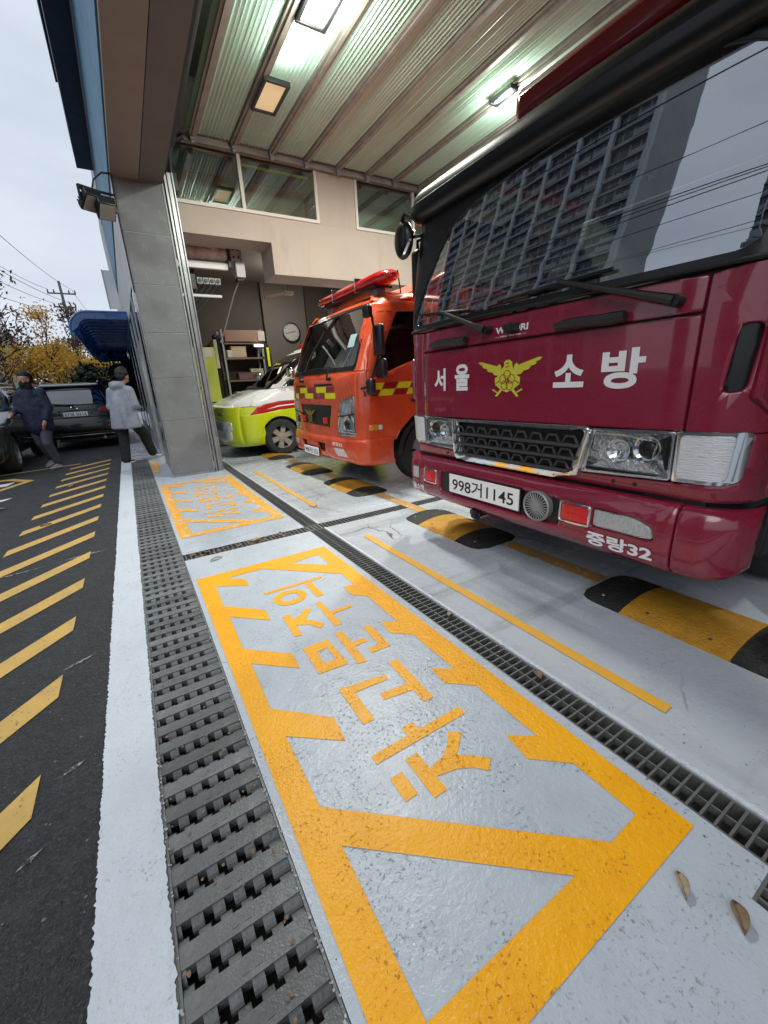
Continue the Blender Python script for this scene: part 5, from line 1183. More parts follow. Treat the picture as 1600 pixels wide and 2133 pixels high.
def shoe(name, parent, heel, toe, mat, sole):
    h, t = Vector(heel), Vector(toe); d = (t - h).normalized(); L_ = (t - h).length
    s1 = MB(); n = 10; vs = []
    sd = Vector((-d.y, d.x, 0)).normalized(); up = sd.cross(d) * -1
    if up.z < 0: up = -up
    for i in range(n + 1):
        u = i / n; w = .036 + .012 * math.sin(PI * min(1, u * 1.1)); w *= math.sqrt(max(.05, 1 - max(0, (u - .75) / .26) ** 2)) * math.sqrt(max(.2, 1 - max(0, (.12 - u) / .13) ** 2))
        hh = .095 - .055 * min(1, u * 1.35); c = h + d * L_ * u
        vs += [c - sd * w + up * .022, c - sd * w * .8 + up * hh * .8, c + up * hh, c + sd * w * .8 + up * hh * .8, c + sd * w + up * .022]
    s1.add(vs, [(5 * i + k, 5 * i + 5 + k, 5 * i + 6 + k, 5 * i + 1 + k) for i in range(n) for k in range(4)] + [(0, 1, 2, 3, 4), tuple(5 * n + 4 - k for k in range(5))])
    so = s1.build(name, mat, parent, True)
    s2 = MB(); vs = []
    for i in range(n + 1):
        u = i / n; w = .040 + .012 * math.sin(PI * min(1, u * 1.1)); w *= math.sqrt(max(.05, 1 - max(0, (u - .75) / .26) ** 2)) * math.sqrt(max(.2, 1 - max(0, (.12 - u) / .13) ** 2)); c = h + d * L_ * u
        vs += [c - sd * w, c - sd * w + up * .024, c + sd * w + up * .024, c + sd * w]
    s2.add(vs, [(4 * i + k, 4 * i + 4 + k, 4 * i + 4 + (k + 1) % 4, 4 * i + (k + 1) % 4) for i in range(n) for k in range(4)] + [(0, 1, 2, 3), tuple(4 * n + 3 - k for k in range(4))]).build('sole', sole, so)
def head_parts(c, f, up):
    """returns chains/balls of a head with a face; c centre, f facing direction"""
    c, f, up = Vector(c), Vector(f).normalized(), Vector(up).normalized(); s_ = f.cross(up).normalized()
    balls = [(c + up * .02, .092), (c + f * .018 - up * .03, .078), (c + f * .035 - up * .075, .048), (c + f * .088 - up * .015, .016), (c + f * .099 - up * .03, .015), (c + f * .080 - up * .062, .016)]
    for k in (-1, 1): balls += [(c + s_ * k * .088 - up * .015, .022), (c + f * .076 + s_ * k * .032 + up * .018, .017), (c + f * .06 + s_ * k * .045 - up * .035, .032)]
    return balls
# --- man walking in, pale grey hooded raincoat, head down over something in his hands
px_, py_ = -.09, 9.42
d = Vector((.62, .78, 0)).normalized(); sd = Vector((-d.y, d.x, 0))
def W1(a, l, z): return Vector((0, 0, 0)) + d * a + sd * l + Vector((0, 0, z))
def person_root(name, label, loc, chains, balls, mat, voxel=.012):
    o = organic(name, chains, mat, None, voxel, 2, balls); o.location = loc; return tag(o, label, 'person')
hips_z = .90
hc = W1(.20, 0, 1.60); hf = (d * .80 + Vector((0, 0, -.62)))
body = [([W1(.06, 0, 1.36), W1(.14, 0, 1.50)], [.06, .055]), ([W1(-.02, 0, .92), W1(.0, 0, 1.15), W1(.05, 0, 1.36)], [.13, .13, .10])]
for sg in (-1, 1):
    body.append(([W1(.02, sg * .17, 1.34), W1(.02, sg * .23, 1.06), W1(.27, sg * .13, 1.04)], [.05, .042, .032]))
    body += hand_chains(W1(.27, sg * .13, 1.04), d * .7 - sd * sg * .6, (0, 0, 1), d, .8)
body.append(([W1(0, .10, .88), W1(-.03, .10, .47), W1(-.10, .10, .09)], [.09, .065, .045])); body.append(([W1(0, -.10, .88), W1(.27, -.10, .54), W1(.42, -.10, .15)], [.09, .065, .045]))
P1 = person_root('person', 'person in a pale grey hooded coat and black trousers stepping in beside the tiled pillar', (px_, py_, 0), body, head_parts(hc, hf, d * .6 + Vector((0, 0, .8))), skin)
organic('hair', [([W1(.15, 0, 1.68), W1(.20, 0, 1.71)], [.10, .095])], hair, P1, .012, 2, [(W1(.13, 0, 1.62), .085), (W1(.19, 0, 1.68), .105)])
cc = [([W1(-.04, 0, .66), W1(-.03, 0, .95), W1(.0, 0, 1.15), W1(.05, 0, 1.36)], [.215, .20, .185, .145], 1), ([W1(.05, -.17, 1.36), W1(.05, .17, 1.36)], [.085, .085]), ([W1(.02, -.12, .66), W1(.02, -.09, 1.1)], [.16, .14], 1), ([W1(-.02, .12, .66), W1(.0, .09, 1.1)], [.16, .14], 1)]
for sg in (-1, 1): cc.append(([W1(.04, sg * .19, 1.35), W1(.02, sg * .26, 1.08), W1(.22, sg * .16, 1.05)], [.085, .078, .055]))
organic('raincoat', cc, coatgrey, P1, .018, 3, [(W1(-.05, 0, 1.45), .09), (W1(-.03, .06, 1.46), .075), (W1(-.03, -.06, 1.46), .075)])
organic('trousers', [([W1(0, .10, .85), W1(-.03, .10, .47), W1(-.10, .10, .08)], [.12, .095, .085]), ([W1(0, -.10, .85), W1(.27, -.10, .54), W1(.42, -.10, .14)], [.12, .10, .09]), ([W1(-.01, -.06, .82), W1(-.01, .06, .82)], [.14, .14])], blackcloth, P1, .016, 2)
shoe('shoe', P1, W1(-.15, .10, .0), W1(.12, .10, .0), shoe_b, sole_w); shoe('shoe', P1, W1(.38, -.10, .08), W1(.65, -.10, .02), shoe_b, sole_w)
hb = MB().box(-.11, .11, -.07, .07, 0, .05).build('carried_bag', M('crumpled_dark_paper', (.12, .12, .11), .6, bump=(20, 1, .03)), None, bev=.02, loc=(px_ + W1(.36, 0, 0).x, py_ + W1(.36, 0, 0).y, 1.02), rot=(.2, .1, .8))
tag(hb, 'dark crumpled package held by the person in the grey coat', 'package')
# --- man in navy jacket beside the car, facing left
qx, qy = -1.50, 10.15
d2 = Vector((-.45, -.89, 0)).normalized(); s2 = Vector((-d2.y, d2.x, 0))
def W2(a, l, z): return d2 * a + s2 * l + Vector((0, 0, z))
b2 = [([W2(0, 0, 1.40), W2(.03, 0, 1.52)], [.058, .052]), ([W2(0, 0, .92), W2(0, 0, 1.38)], [.13, .11])]
for sg in (-1, 1):
    el_ = W2(.02 if sg > 0 else .05, sg * .25, 1.12); wr = W2(.14, sg * .22, .90) if sg > 0 else W2(.26, sg * .22, 1.06)
    b2.append(([W2(0, sg * .17, 1.38), el_, wr], [.05, .042, .03])); b2 += hand_chains(wr, (wr - el_), (0, 0, 1), d2 if sg > 0 else s2, .7)
b2 += [([W2(0, .10, .88), W2(.08, .10, .48), W2(-.06, .10, .09)], [.09, .065, .045]), ([W2(0, -.10, .88), W2(-.04, -.10, .48), W2(-.26, -.12, .13)], [.09, .065, .045])]
P2 = person_root('person', 'person in a navy jacket and grey trousers walking beside the dark car at left', (qx, qy, 0), b2, head_parts(W2(.05, 0, 1.63), d2 * .95 + Vector((-.3, 0, -.1)), (0, 0, 1)), skin)
organic('hair', [([W2(-.02, 0, 1.69), W2(.04, 0, 1.72)], [.10, .09])], hair, P2, .012, 2, [(W2(-.03, 0, 1.64), .09)])
organic('face_mask', [], M('black_mask', (.015, .016, .022), .8), P2, .012, 2, [(W2(.09, 0, 1.575), .072), (W2(.05, .03, 1.52), .075), (W2(.05, -.03, 1.52), .075)])
jc = [([W2(0, 0, .80), W2(0, 0, 1.1), W2(0, 0, 1.38)], [.19, .19, .15]), ([W2(0, -.18, 1.39), W2(0, .18, 1.39)], [.085, .085]), ([W2(0, -.10, .80), W2(0, -.10, 1.2)], [.15, .15]), ([W2(0, .10, .80), W2(0, .10, 1.2)], [.15, .15])]
for sg in (-1, 1):
    el_ = W2(.02 if sg > 0 else .05, sg * .27, 1.12); wr = W2(.12, sg * .23, .93) if sg > 0 else W2(.23, sg * .22, 1.07)
    jc.append(([W2(0, sg * .19, 1.38), el_, wr], [.085, .075, .055]))
organic('jacket', jc, navycloth, P2, .016, 3, [(W2(0, 0, 1.47), .085)])
organic('shoulder_yoke', [([W2(-.03, -.17, 1.40), W2(-.03, .17, 1.40)], [.088, .088])], navyblue, P2, .016, 3)
organic('trousers', [([W2(0, .10, .85), W2(.08, .10, .48), W2(-.06, .10, .09)], [.11, .085, .07]), ([W2(0, -.10, .85), W2(-.04, -.10, .48), W2(-.25, -.12, .14)], [.11, .085, .07])], jeans, P2, .014, 2)
shoe('shoe', P2, W2(-.10, .10, .0), W2(.18, .10, .0), shoe_m, sole_w); shoe('shoe', P2, W2(-.30, -.12, .085), W2(-.04, -.13, .005), shoe_m, sole_w)

# ================================================================== THINGS ON AND IN THE BUILDING
# blue ribbed canopy over the entrance, seen from below
aw = empty('awning', (.40, 11.3, 2.9), 'glossy dark blue ribbed awning over the entrance beyond the pillar', 'awning')
def cpy(k, n=16, grow=0.):
    """canopy section: flat from the wall, rolling down at the outer eave"""
    t = k / n
    if t < .5: return (-.004 - .74 * t / .5, .05 + grow)
    a = (t - .5) / .5 * 1.75
    return (-.744 - (.30 + grow) * math.sin(a), .05 - .30 + (.30 + grow) * math.cos(a))
n = 16; vs = []
for k in range(n + 1): p = cpy(k, n, .02); vs += [(p[0], 0, p[1]), (p[0], 8.2, p[1])]
MB().add(vs, [(2 * k, 2 * k + 1, 2 * k + 3, 2 * k + 2) for k in range(n)]).build('awning_sheet', M('blue_polycarbonate', (.05, .20, .50), .25, coat=.3, trans=.6), aw, True)
for i in range(15):
    MB().tube([(cpy(k, n, -.03)[0], .55 + .53 * i, cpy(k, n, -.03)[1]) for k in range(n + 1)], .075, 8).build('awning_rib', bluegl, aw, True)
fas = [cpy(k, n, .045) for k in range(n + 1)] + [cpy(k, n, -.10) for k in range(14, -1, -1)]
MB().prism(fas, 1, -.02, .03).build('awning_fascia', bluegl, aw, bev=.01)
MB().tube([(cpy(k, n, .05)[0], .0, cpy(k, n, .05)[1]) for k in range(n + 1)], .03, 8).build('awning_edge', bluegl, aw, True)
MB().box(-1.0, -.01, 8.2, 8.25, -.35, .06).build('awning_end', M('pale_blue_rail', (.08, .22, .40), .35), aw)
MB().lathe((-.78, 8.19, -.2), (0, -1, 0), [(.19, 0), (.18, .01), (0, .012)], 18).build('sky_disc', M('pale_blue_disc', (.30, .48, .62), .4), aw)  # pale disc coloured as sky showing through the far arch opening
sgn = empty('sign_panel', (.40, 14, 3.5), 'white vertical sign panel standing above the blue awning', 'sign')
MB().box(-.26, -.02, -.02, .02, 0, .92).build('panel', white, sgn, bev=.005); MB().box(-.285, -.262, -.03, .03, -.01, .93).build('panel_edge', alu, sgn)
# flood lights on the pillar corner
def flood(x, y, z, label, rx, rz):
    t = empty('flood_light', (x, y, z), label, 'flood light', rz, group='flood lights on the tiled pillar')
    b = MB().box(-.10, .10, -.05, .05, -.12, .12).build('lamp_body', blackpl, t, bev=.015, rot=(rx, 0, 0))
    for k in range(6): MB().box(-.095, .095, .052, .085, -.10 + .038 * k, -.094 + .038 * k).build('cooling_fin', blackpl, b)
    MB().box(-.085, .085, -.058, -.051, -.10, .10).build('lamp_glass', M('dull_lamp_glass', (.30, .29, .25), .3), b)
    MB().box(-.12, -.108, -.02, .02, -.02, .13).box(.108, .12, -.02, .02, -.02, .13).box(-.12, .12, -.02, .02, .131, .143).build('bracket', blackpl, t)
    return t
flood(.12, 6.98, 3.60, 'left flood light pointing down over the road from the tiled pillar', 1.0, .5)
flood(.27, 6.96, 3.52, 'right flood light close against the tiled pillar corner', 1.0, .2)
MB().tube([(.05, 6.99, 3.735), (.45, 6.99, 3.70)], .014, 8)
c1 = MB().tube([(.14, 6.99, 3.66), (.20, 6.97, 3.83), (.30, 6.98, 3.92), (.405, 7.05, 3.955)], .011, 6).tube([(.02, 7.03, 3.748), (.405, 7.05, 3.72)], .015, 6).tube([(.405, 7.055, 3.95), (.395, 7.06, 3.5), (.395, 7.062, 2.6)], .010, 6).build('lamp_cable', blackpl, None, True)
tag(c1, 'black cable and arm carrying the flood lights on the pillar', 'cable')
# shutter gear hanging behind the pillar
gy = 7.96
op = empty('shutter_motor', (1.2, gy, 3.24), 'white pipe bundle with a hanging motor box behind the tiled pillar', 'shutter motor')
pg = M('off_white_pipe', (.72, .72, .66), .5, var=(8, (.36, .35, .31), .4, .7))
MB().cyl((.25, 0, .17), 0, .085, 1.05, 18).build('roller_tube', pg, op, True)
MB().tube([(-.25, -.05, .33), (.1, -.03, .30), (.5, -.02, .30), (.62, -.03, .34), (.80, .0, .36)], .030, 8).build('flex_pipe', pg, op, True)
MB().tube([(-.25, -.08, .27), (.15, -.09, .26), (.35, -.1, .28), (.55, -.06, .22), (.66, -.02, .20)], .022, 8).build('flex_pipe', pg, op, True)
MB().box(-.25, .70, -.06, .02, -.06, .04).build('white_rail', white, op, bev=.004)
MB().box(.70, .745, -.12, .12, -.04, .34).build('bracket', blackpl, op, bev=.006)
mt = MB().box(.76, .92, -.10, .10, .08, .30).build('gear_case', M('grey_gear_case', (.42, .43, .42), .45, metal=.3), op, bev=.012)
for k in range(4): MB().cyl((.80 + .08 * (k % 2), -.105, .13 + .11 * (k // 2)), 1, .018, .02, 10).build('case_bolt', blackpl, mt)
MB().box(.90, .935, -.11, -.101, .06, .26).build('side_plate', alugrey, mt)
MB().box(.82, .97, -.09, .09, -.16, .07).build('motor_box', white, op, bev=.012)
MB().box(.82, .94, -.07, .07, -.215, -.165).build('cable_gland', blackpl, op, bev=.01)
hs = tag(MB().tube([(1.2 + .88, gy, 3.08), (1.98, gy + .15, 2.85), (1.82, gy + .4, 2.40), (1.72, gy + .6, 2.12)], .012, 6).build('pull_cord', M('pale_cord', (.35, .34, .32), .8), None, True), 'thin pale cord hanging down from the white motor box', 'cord')
sb = empty('control_box', (1.16, 8.06, 3.02), 'black box with four round sockets behind the aluminium door track', 'control box')
MB().box(-.12, .22, 0, .30, -.12, .18).build('case', blackpl, sb)
for k in range(4):
    f = MB().box(.235 + .095 * k, .325 + .095 * k, -.03, .05, -.045, .055).build('socket_plate', alugrey, sb, bev=.006); MB().cyl((.28 + .095 * k, -.034, .005), 1, .032, .02, 14).build('socket', blackpl, f)
    MB().tube([(.27 + .09 * k, .05, -.04), (.16 + .09 * k, .25, -.20), (-.02 + .07 * k, .6, -.42)], .02, 6).build('conduit', M('dark_conduit', (.10, .10, .09), .6), sb, True)
MB().box(-.2, .60, -.02, .02, -.24, -.20).build('hanger_bar', white, sb, bev=.004)
# strip light near the clock, dim
t = empty('strip_lamp', (3.05, 8.6, 3.0), 'unlit strip lamp hanging below the stepped beam by the clock', 'lamp')
MB().box(-.45, .1, -.025, .025, .0, .04).build('tube', M('dull_tube', (.42, .36, .3), .5), t, rot=(0, -.25, .3)); MB().box(.03, .2, -.05, .05, .0, .06).build('holder', M('dull_tube', (.42, .36, .3), .5), t)
MB().cyl((.1, 0, .38), 2, .008, .66, 6).build('rod', blackpl, t)
# clock
ck = empty('wall_clock', (3.96, 10.895, 2.60), 'round white wall clock with a black rim on the brown column', 'clock')
MB().lathe((0, 0, 0), (0, -1, 0), [(.215, 0), (.235, .01), (.235, .045), (.215, .05), (.205, .03)], 36).build('rim', blackpl, ck, True)
MB().lathe((0, 0, 0), (0, -1, 0), [(.206, .02), (0, .021)], 36).build('face', M('clock_face', (.36, .345, .33), .5), ck)
hm = MB()
for k in range(12):
    a = 2 * PI * k / 12; hm.add([(math.sin(a) * .17 - math.cos(a) * .006, -.024, math.cos(a) * .17 + math.sin(a) * .006), (math.sin(a) * .17 + math.cos(a) * .006, -.024, math.cos(a) * .17 - math.sin(a) * .006), (math.sin(a) * .195 + math.cos(a) * .006, -.024, math.cos(a) * .195 - math.sin(a) * .006), (math.sin(a) * .195 - math.cos(a) * .006, -.024, math.cos(a) * .195 + math.sin(a) * .006)], [(0, 1, 2, 3)])
hm.build('hour_marks', letter_black, ck)
MB().tube([(0, -.026, 0), (.11, -.026, .035)], .006, 5).build('hour_hand', letter_black, ck); MB().tube([(0, -.028, 0), (-.15, -.028, -.03)], .004, 5).build('minute_hand', letter_black, ck)
tag(MB().tube([(4.17, 10.88, 2.45), (4.20, 10.88, 2.2), (4.23, 10.88, 1.9)], .009, 5).build('clock_cable', blackpl, None), 'dark cable running down the wall beside the clock', 'cable')
# back of the ambulance bay: locker, shelf, hood, boxes
lk = empty('locker', (1.75, 10.55, 0), 'pale lime panelled locker half hidden by the door track', 'locker')
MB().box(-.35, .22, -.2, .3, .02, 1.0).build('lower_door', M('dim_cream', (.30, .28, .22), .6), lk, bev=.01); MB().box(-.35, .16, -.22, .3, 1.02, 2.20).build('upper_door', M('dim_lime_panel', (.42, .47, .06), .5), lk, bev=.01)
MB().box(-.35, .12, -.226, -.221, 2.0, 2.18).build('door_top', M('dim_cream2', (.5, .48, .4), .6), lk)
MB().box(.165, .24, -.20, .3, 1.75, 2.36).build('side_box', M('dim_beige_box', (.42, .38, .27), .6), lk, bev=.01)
sh = empty('work_shelf', (2.6, 10.7, 0), 'cluttered brown shelf unit at the back of the ambulance bay', 'shelf')
for zz in (.85, 1.45, 1.95, 2.28): MB().box(-.45, .48, -.22, .26, zz, zz + .04).build('shelf_board', M('brown_board', (.16, .09, .06), .6), sh)
for x in (-.45, .45):
    for yy in (-.2, .24): MB().box(x - .02, x + .02, yy - .02, yy + .02, 0, 2.6).build('post', alugrey, sh)
MB().box(-.40, .50, -.25, .2, 2.33, 2.58).build('cabinet', M('red_brown_case', (.22, .12, .09), .5), sh, bev=.01)
MB().box(.36, .52, -.27, -.251, 2.35, 2.56).build('cabinet_door', M('pale_case', (.40, .35, .30), .5), sh)
for (x, w, z, h, m_, lab) in ((-.12, .34, 2.0, .22, M('cardboard', (.36, .28, .18), .7), 'cardboard box on the upper board of the brown shelf'), (.05, .5, 1.5, .14, M('brown_case', (.12, .06, .05), .6), 'low brown case on the middle shelf board'), (.18, .24, .9, .26, M('grey_case', (.10, .10, .10), .6), 'dark grey box on the lowest shelf board'), (-.25, .22, .9, .3, M('grey_case2', (.14, .15, .14), .6), 'greenish box on the lowest shelf board at left')):
    o = empty('storage_box', (2.6 + x, 10.62, z - .01), lab, 'box'); MB().box(-w / 2, w / 2, -.14, .14, 0, h).build('box_body', m_, o, bev=.01); MB().box(-w / 2 - .004, w / 2 + .004, -.144, .144, h + .001, h + .02).build('lid', m_, o)
for (x, y_, z, w, h, c_, lab) in ((2.28, 9.95, 1.02, .26, .20, (.30, .27, .20), 'pale carton on top of the grey tool cart'), (2.52, 9.95, 1.02, .16, .30, (.12, .02, .02), 'dark red canister case on top of the tool cart'), (2.85, 10.60, 1.49, .30, .24, (.40, .34, .24), 'tan carton at the right end of the middle shelf board'), (2.80, 10.60, .89, .22, .36, (.30, .31, .30), 'tall pale case at the right end of the lowest shelf board'), (2.30, 10.60, 1.99, .18, .16, (.45, .42, .34), 'small cream carton at the left end of the upper shelf board')):
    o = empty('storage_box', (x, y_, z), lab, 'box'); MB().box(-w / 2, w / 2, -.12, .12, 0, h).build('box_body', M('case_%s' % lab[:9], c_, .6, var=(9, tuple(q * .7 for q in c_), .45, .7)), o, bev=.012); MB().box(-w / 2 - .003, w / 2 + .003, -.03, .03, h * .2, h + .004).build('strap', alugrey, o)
t = empty('bright_spot', (2.95, 10.42, 2.22), 'small glowing strip added as a bright spot at the back of the ambulance bay', 'lamp'); MB().box(-.10, .10, -.02, .03, 0, .05).build('glow_strip', M('lit_strip', (1, .95, .8), .4, emit=((1, .93, .75), 2.2)), t); MB().box(-.12, .12, .031, .05, -.01, .06).build('strip_case', alugrey, t)  # glowing strip added as a bright spot among the clutter
jk = empty('hanging_jacket', (3.22, 10.80, 1.78), 'dark fire jacket with a lime reflective strip hanging by the column', 'jacket')
MB().tube([(0, 0, .55), (0, 0, .40), (0, 0, .0), (0, 0, -.35)], [.04, .10, .12, .14], 10).build('jacket_body', blackcloth, jk, True); MB().box(-.03, .03, -.15, -.128, .0, .44).build('reflective_strip', hiviz, jk)
ct = empty('tool_cart', (2.35, 9.95, 0), 'grey tool cart behind the ambulance bonnet', 'cart')
for zz in (.25, .62, .98): MB().box(-.35, .35, -.25, .25, zz, zz + .04).build('tray', alugrey, ct, bev=.008)
for x in (-.33, .33):
    for yy in (-.23, .23): MB().box(x - .015, x + .015, yy - .015, yy + .015, .06, 1.15).build('upright', blackpl, ct); MB().cyl((x, yy, .035), 1, .035, .025, 12).build('castor', rubber, ct)
# fallen leaves
def leaf(x, y, z, l, w, rz, label, mat=litterp, tilt=.0):
    vs = []; n = 8
    for i in range(n + 1):
        u = i / n; ww = w * math.sin(PI * min(1, u * .96 + .02)) ** .8 * (1.1 - .3 * u); c = .012 * math.sin(PI * u)
        vs += [((u - .5) * l, -ww / 2, c + .010), ((u - .5) * l, 0, c), ((u - .5) * l, ww / 2, c + .008)]
    o = MB().add(vs, [(3 * i + k, 3 * i + 3 + k, 3 * i + 4 + k, 3 * i + 1 + k) for i in range(n) for k in (0, 1)]).build('fallen_leaf', mat, None, True)
    o.location = (x, y, z + .003); o.rotation_euler = (tilt, 0, rz); so = o.modifiers.new('s', 'SOLIDIFY'); so.thickness = .0015
    return tag(o, label, 'leaf', 'dry leaves lying about')
leaf(.945, .228, 0, .062, .030, -2.4, 'pale dry leaf just right of the yellow frame corner')
leaf(.985, .125, 0, .068, .036, -2.5, 'brown-spotted dry leaf nearest the lower right picture corner', litterm)
leaf(1.285, 1.52, .004, .05, .025, .6, 'brown leaf on the long steel grating level with the second letter')
leaf(1.275, .93, .006, .055, .035, 1.2, 'crumpled brown leaf on the long steel grating level with the nearest letter', litterm)
leaf(.72, 3.40, .004, .10, .05, .3, 'large pale leaf lying on the leafy cross grating')
leaf(-1.60, 6.55, 0, .16, .07, .2, 'pale crumpled leaf on the asphalt near the white bay line')
leaf(-.98, 5.32, 0, .10, .05, .3, 'dark leaf on a yellow hatch stripe', litterm)
leaf(-.72, 10.9, 0, .10, .06, .3, 'tiny pale scrap on the asphalt behind the hatching')
leaf(-.95, 7.55, 0, .14, .06, 1.0, 'yellowish leaf on the middle of the hatching')
leaf(.35, 3.2, 0, .09, .03, .2, 'thin greenish leaf by the kerb end of the cross grating')
random.seed(3)
lt = MB()
for i in range(170):
    x = .16 + .85 * random.random() ** 1.2; y_ = random.uniform(3.345, 3.468); z = random.uniform(-.03, .004); l = random.uniform(.012, .032); a = random.uniform(0, 6.3); tl = random.uniform(-.6, .6)
    ca, sa = math.cos(a) * l, math.sin(a) * l
    lt.add([(x - ca, y_ - sa, z), (x + sa * .4, y_ - ca * .4, z + tl * .02), (x + ca, y_ + sa, z + .004), (x - sa * .4, y_ + ca * .4, z - tl * .02)], [(0, 1, 2, 3)])
tag(lt.build('leaf_litter', litterm), 'brown leaf litter filling the cross grating', 'leaf litter', kind='stuff')

# ================================================================== BEYOND: TREES, POLE, WIRES, TOWERS
def tree(name, label, x, y, h, crown, n, mat, size, bare=0, seed=1, trunk_r=.16, low=.28, group='trees beyond the parked cars'):
    rnd = random.Random(seed); t = empty(name, (x, y, 0), label, 'tree', group=group)
    tk = MB(); top = Vector((rnd.uniform(-.3, .3), 0, h * .62)); pts = [Vector((0, 0, -.05)), Vector((.05, 0, h * .2)), Vector((-.04, .05, h * .4)), top]
    tk.tube(pts, [trunk_r, trunk_r * .8, trunk_r * .6, trunk_r * .3], 9)
    tips = []
    def limb(p, d, l, r, lev):
        q = p + d * l * .5 + Vector((rnd.uniform(-.1, .1), rnd.uniform(-.1, .1), .05)) * l; e = q + (d + Vector((rnd.uniform(-.4, .4), rnd.uniform(-.4, .4), rnd.uniform(.0, .35)))).normalized() * l * .5
        tk.tube([p, q, e], [r, r * .75, r * .45], 5); tips.append(e); tips.append(q)
        if lev:
            for _ in range(3):
                dd = (d + Vector((rnd.uniform(-.9, .9), rnd.uniform(-.9, .9), rnd.uniform(-.1, .7)))).normalized(); limb(q.lerp(e, rnd.random()), dd, l * .62, r * .5, lev - 1)
    for k in range(9):
        a = 2.4 * k + rnd.random(); p = pts[1].lerp(top, k / 9 * .9 + .1); limb(p, Vector((math.cos(a), math.sin(a), rnd.uniform(.25, .9))).normalized(), crown * rnd.uniform(.55, .9) * (1.1 - .04 * k), trunk_r * .38, 2)
    limb(top, Vector((0, 0, 1)), h * .3, trunk_r * .3, 2)
    tk.build('trunk', bark, t, True)
    lf = MB(); zc = h * (.5 + low / 2)
    cl = [(tips[rnd.randrange(len(tips))], rnd.uniform(.35, .75)) for _ in range(70)]
    for i in range(n):
        c, s_ = cl[rnd.randrange(len(cl))]
        sp = crown * .30 * s_
        p = c + Vector((rnd.gauss(0, sp), rnd.gauss(0, sp), rnd.gauss(0, sp * .75)))
        if bare and rnd.random() < bare: p = tips[rnd.randrange(len(tips))] + Vector((rnd.gauss(0, .15), rnd.gauss(0, .15), rnd.gauss(0, .15)))
        if p.z < h * low * .7: continue
        a = Vector((rnd.gauss(0, 1), rnd.gauss(0, 1), rnd.gauss(0, 1))).normalized() * size * rnd.uniform(.6, 1.3); b = a.orthogonal().normalized() * size * .55
        lf.add([p - a, p + b, p + a, p - b], [(0, 1, 2, 3)])
    tag(lf.build('crown', mat, t), kind='stuff')
    return t
tree('ginkgo_tree', 'golden yellow tree behind the charcoal SUV', -2.35, 24.0, 4.3, 1.7, 9000, leaf_y, .062, seed=4, low=.30)
tree('ginkgo_tree', 'lower golden tree to the right of the yellow tree, behind the SUV roof', -.95, 26.0, 3.6, 1.5, 5500, leaf_y, .062, seed=9, low=.28)
tree('bare_tree', 'dark branched tree with few rusty leaves at the left picture edge', -4.1, 20.0, 6.0, 1.8, 420, leaf_r, .07, .7, seed=12, trunk_r=.14, low=.5)
tree('bare_tree', 'rusty half bare tree behind the yellow tree at left', -5.6, 33.0, 7.5, 2.4, 700, leaf_r, .12, .5, seed=5, trunk_r=.2, low=.35)
tree('bare_tree', 'thin brown tree farther back to the right of the yellow tree', -2.6, 42.0, 7.0, 2.6, 2400, leaf_r, .14, .4, seed=8, trunk_r=.2, low=.3)
tree('evergreen_tree', 'dark evergreen below the blue awning', -.35, 19.0, 3.0, 1.1, 5000, leaf_g, .085, seed=6, trunk_r=.1, low=.28)
# distant wooded slope
hl = MB(); nx_, ny_ = 40, 6
for j in range(ny_ + 1):
    for i in range(nx_ + 1):
        x = -120 + 160 * i / nx_; z = -1 + 9.5 * math.sin(PI * j / ny_ * .5) * (.75 + .25 * math.sin(i * .7) + .1 * math.sin(i * 1.9 + 1)) * (1.15 - i / nx_ * .55)
        hl.v.append((x, 120 + 12 * j, z))
hl.f = [(j * (nx_ + 1) + i, j * (nx_ + 1) + i + 1, (j + 1) * (nx_ + 1) + i + 1, (j + 1) * (nx_ + 1) + i) for j in range(ny_) for i in range(nx_)]
struct(hl.build('hill', hillm, None, True))
hd = MB(); rnd = random.Random(2)
for i in range(9000):
    x = rnd.uniform(-60, 12); y_ = rnd.uniform(56, 74); z = abs(rnd.gauss(0, 1)) * (2.2 + .8 * math.sin(x * .3)) + .2
    a = Vector((rnd.gauss(0, 1), rnd.gauss(0, 1), rnd.gauss(0, 1))).normalized() * .4; b = a.orthogonal().normalized() * .3
    p = Vector((x, y_, z)); hd.add([p - a, p + b, p + a, p - b], [(0, 1, 2, 3)])
tag(hd.build('shrub_belt', leaf_r), 'far brown belt of shrubs at the end of the road', 'shrubs', kind='stuff')
tl = empty('teal_building', (-7.3, 38, 0), 'pale teal building behind the bare tree at the left picture edge', 'building')
MB().box(-6, 1.2, 0, 4, 0, 5.4).build('wall', tealm, tl); MB().box(-6.1, 1.3, -.1, 4.1, 5.41, 5.7).build('roof_edge', whiteclad, tl)
for k in range(5): w_ = MB().box(-5.2 + 1.25 * k, -4.4 + 1.25 * k, -.04, -.005, 2.6, 4.0).build('window', towerw, tl)
rbk = empty('brick_wall', (-6.0, 26, 0), 'low reddish wall behind the parked cars at left', 'wall')
MB().box(-10, 1.5, 0, .25, 0, 1.9).build('wall_face', M('red_brown_wall', (.20, .11, .085), .85, var=(3, (.15, .085, .07), .4, .7)), rbk); MB().box(-10.05, 1.55, -.04, .29, 1.901, 2.0).build('coping', whiteclad, rbk)
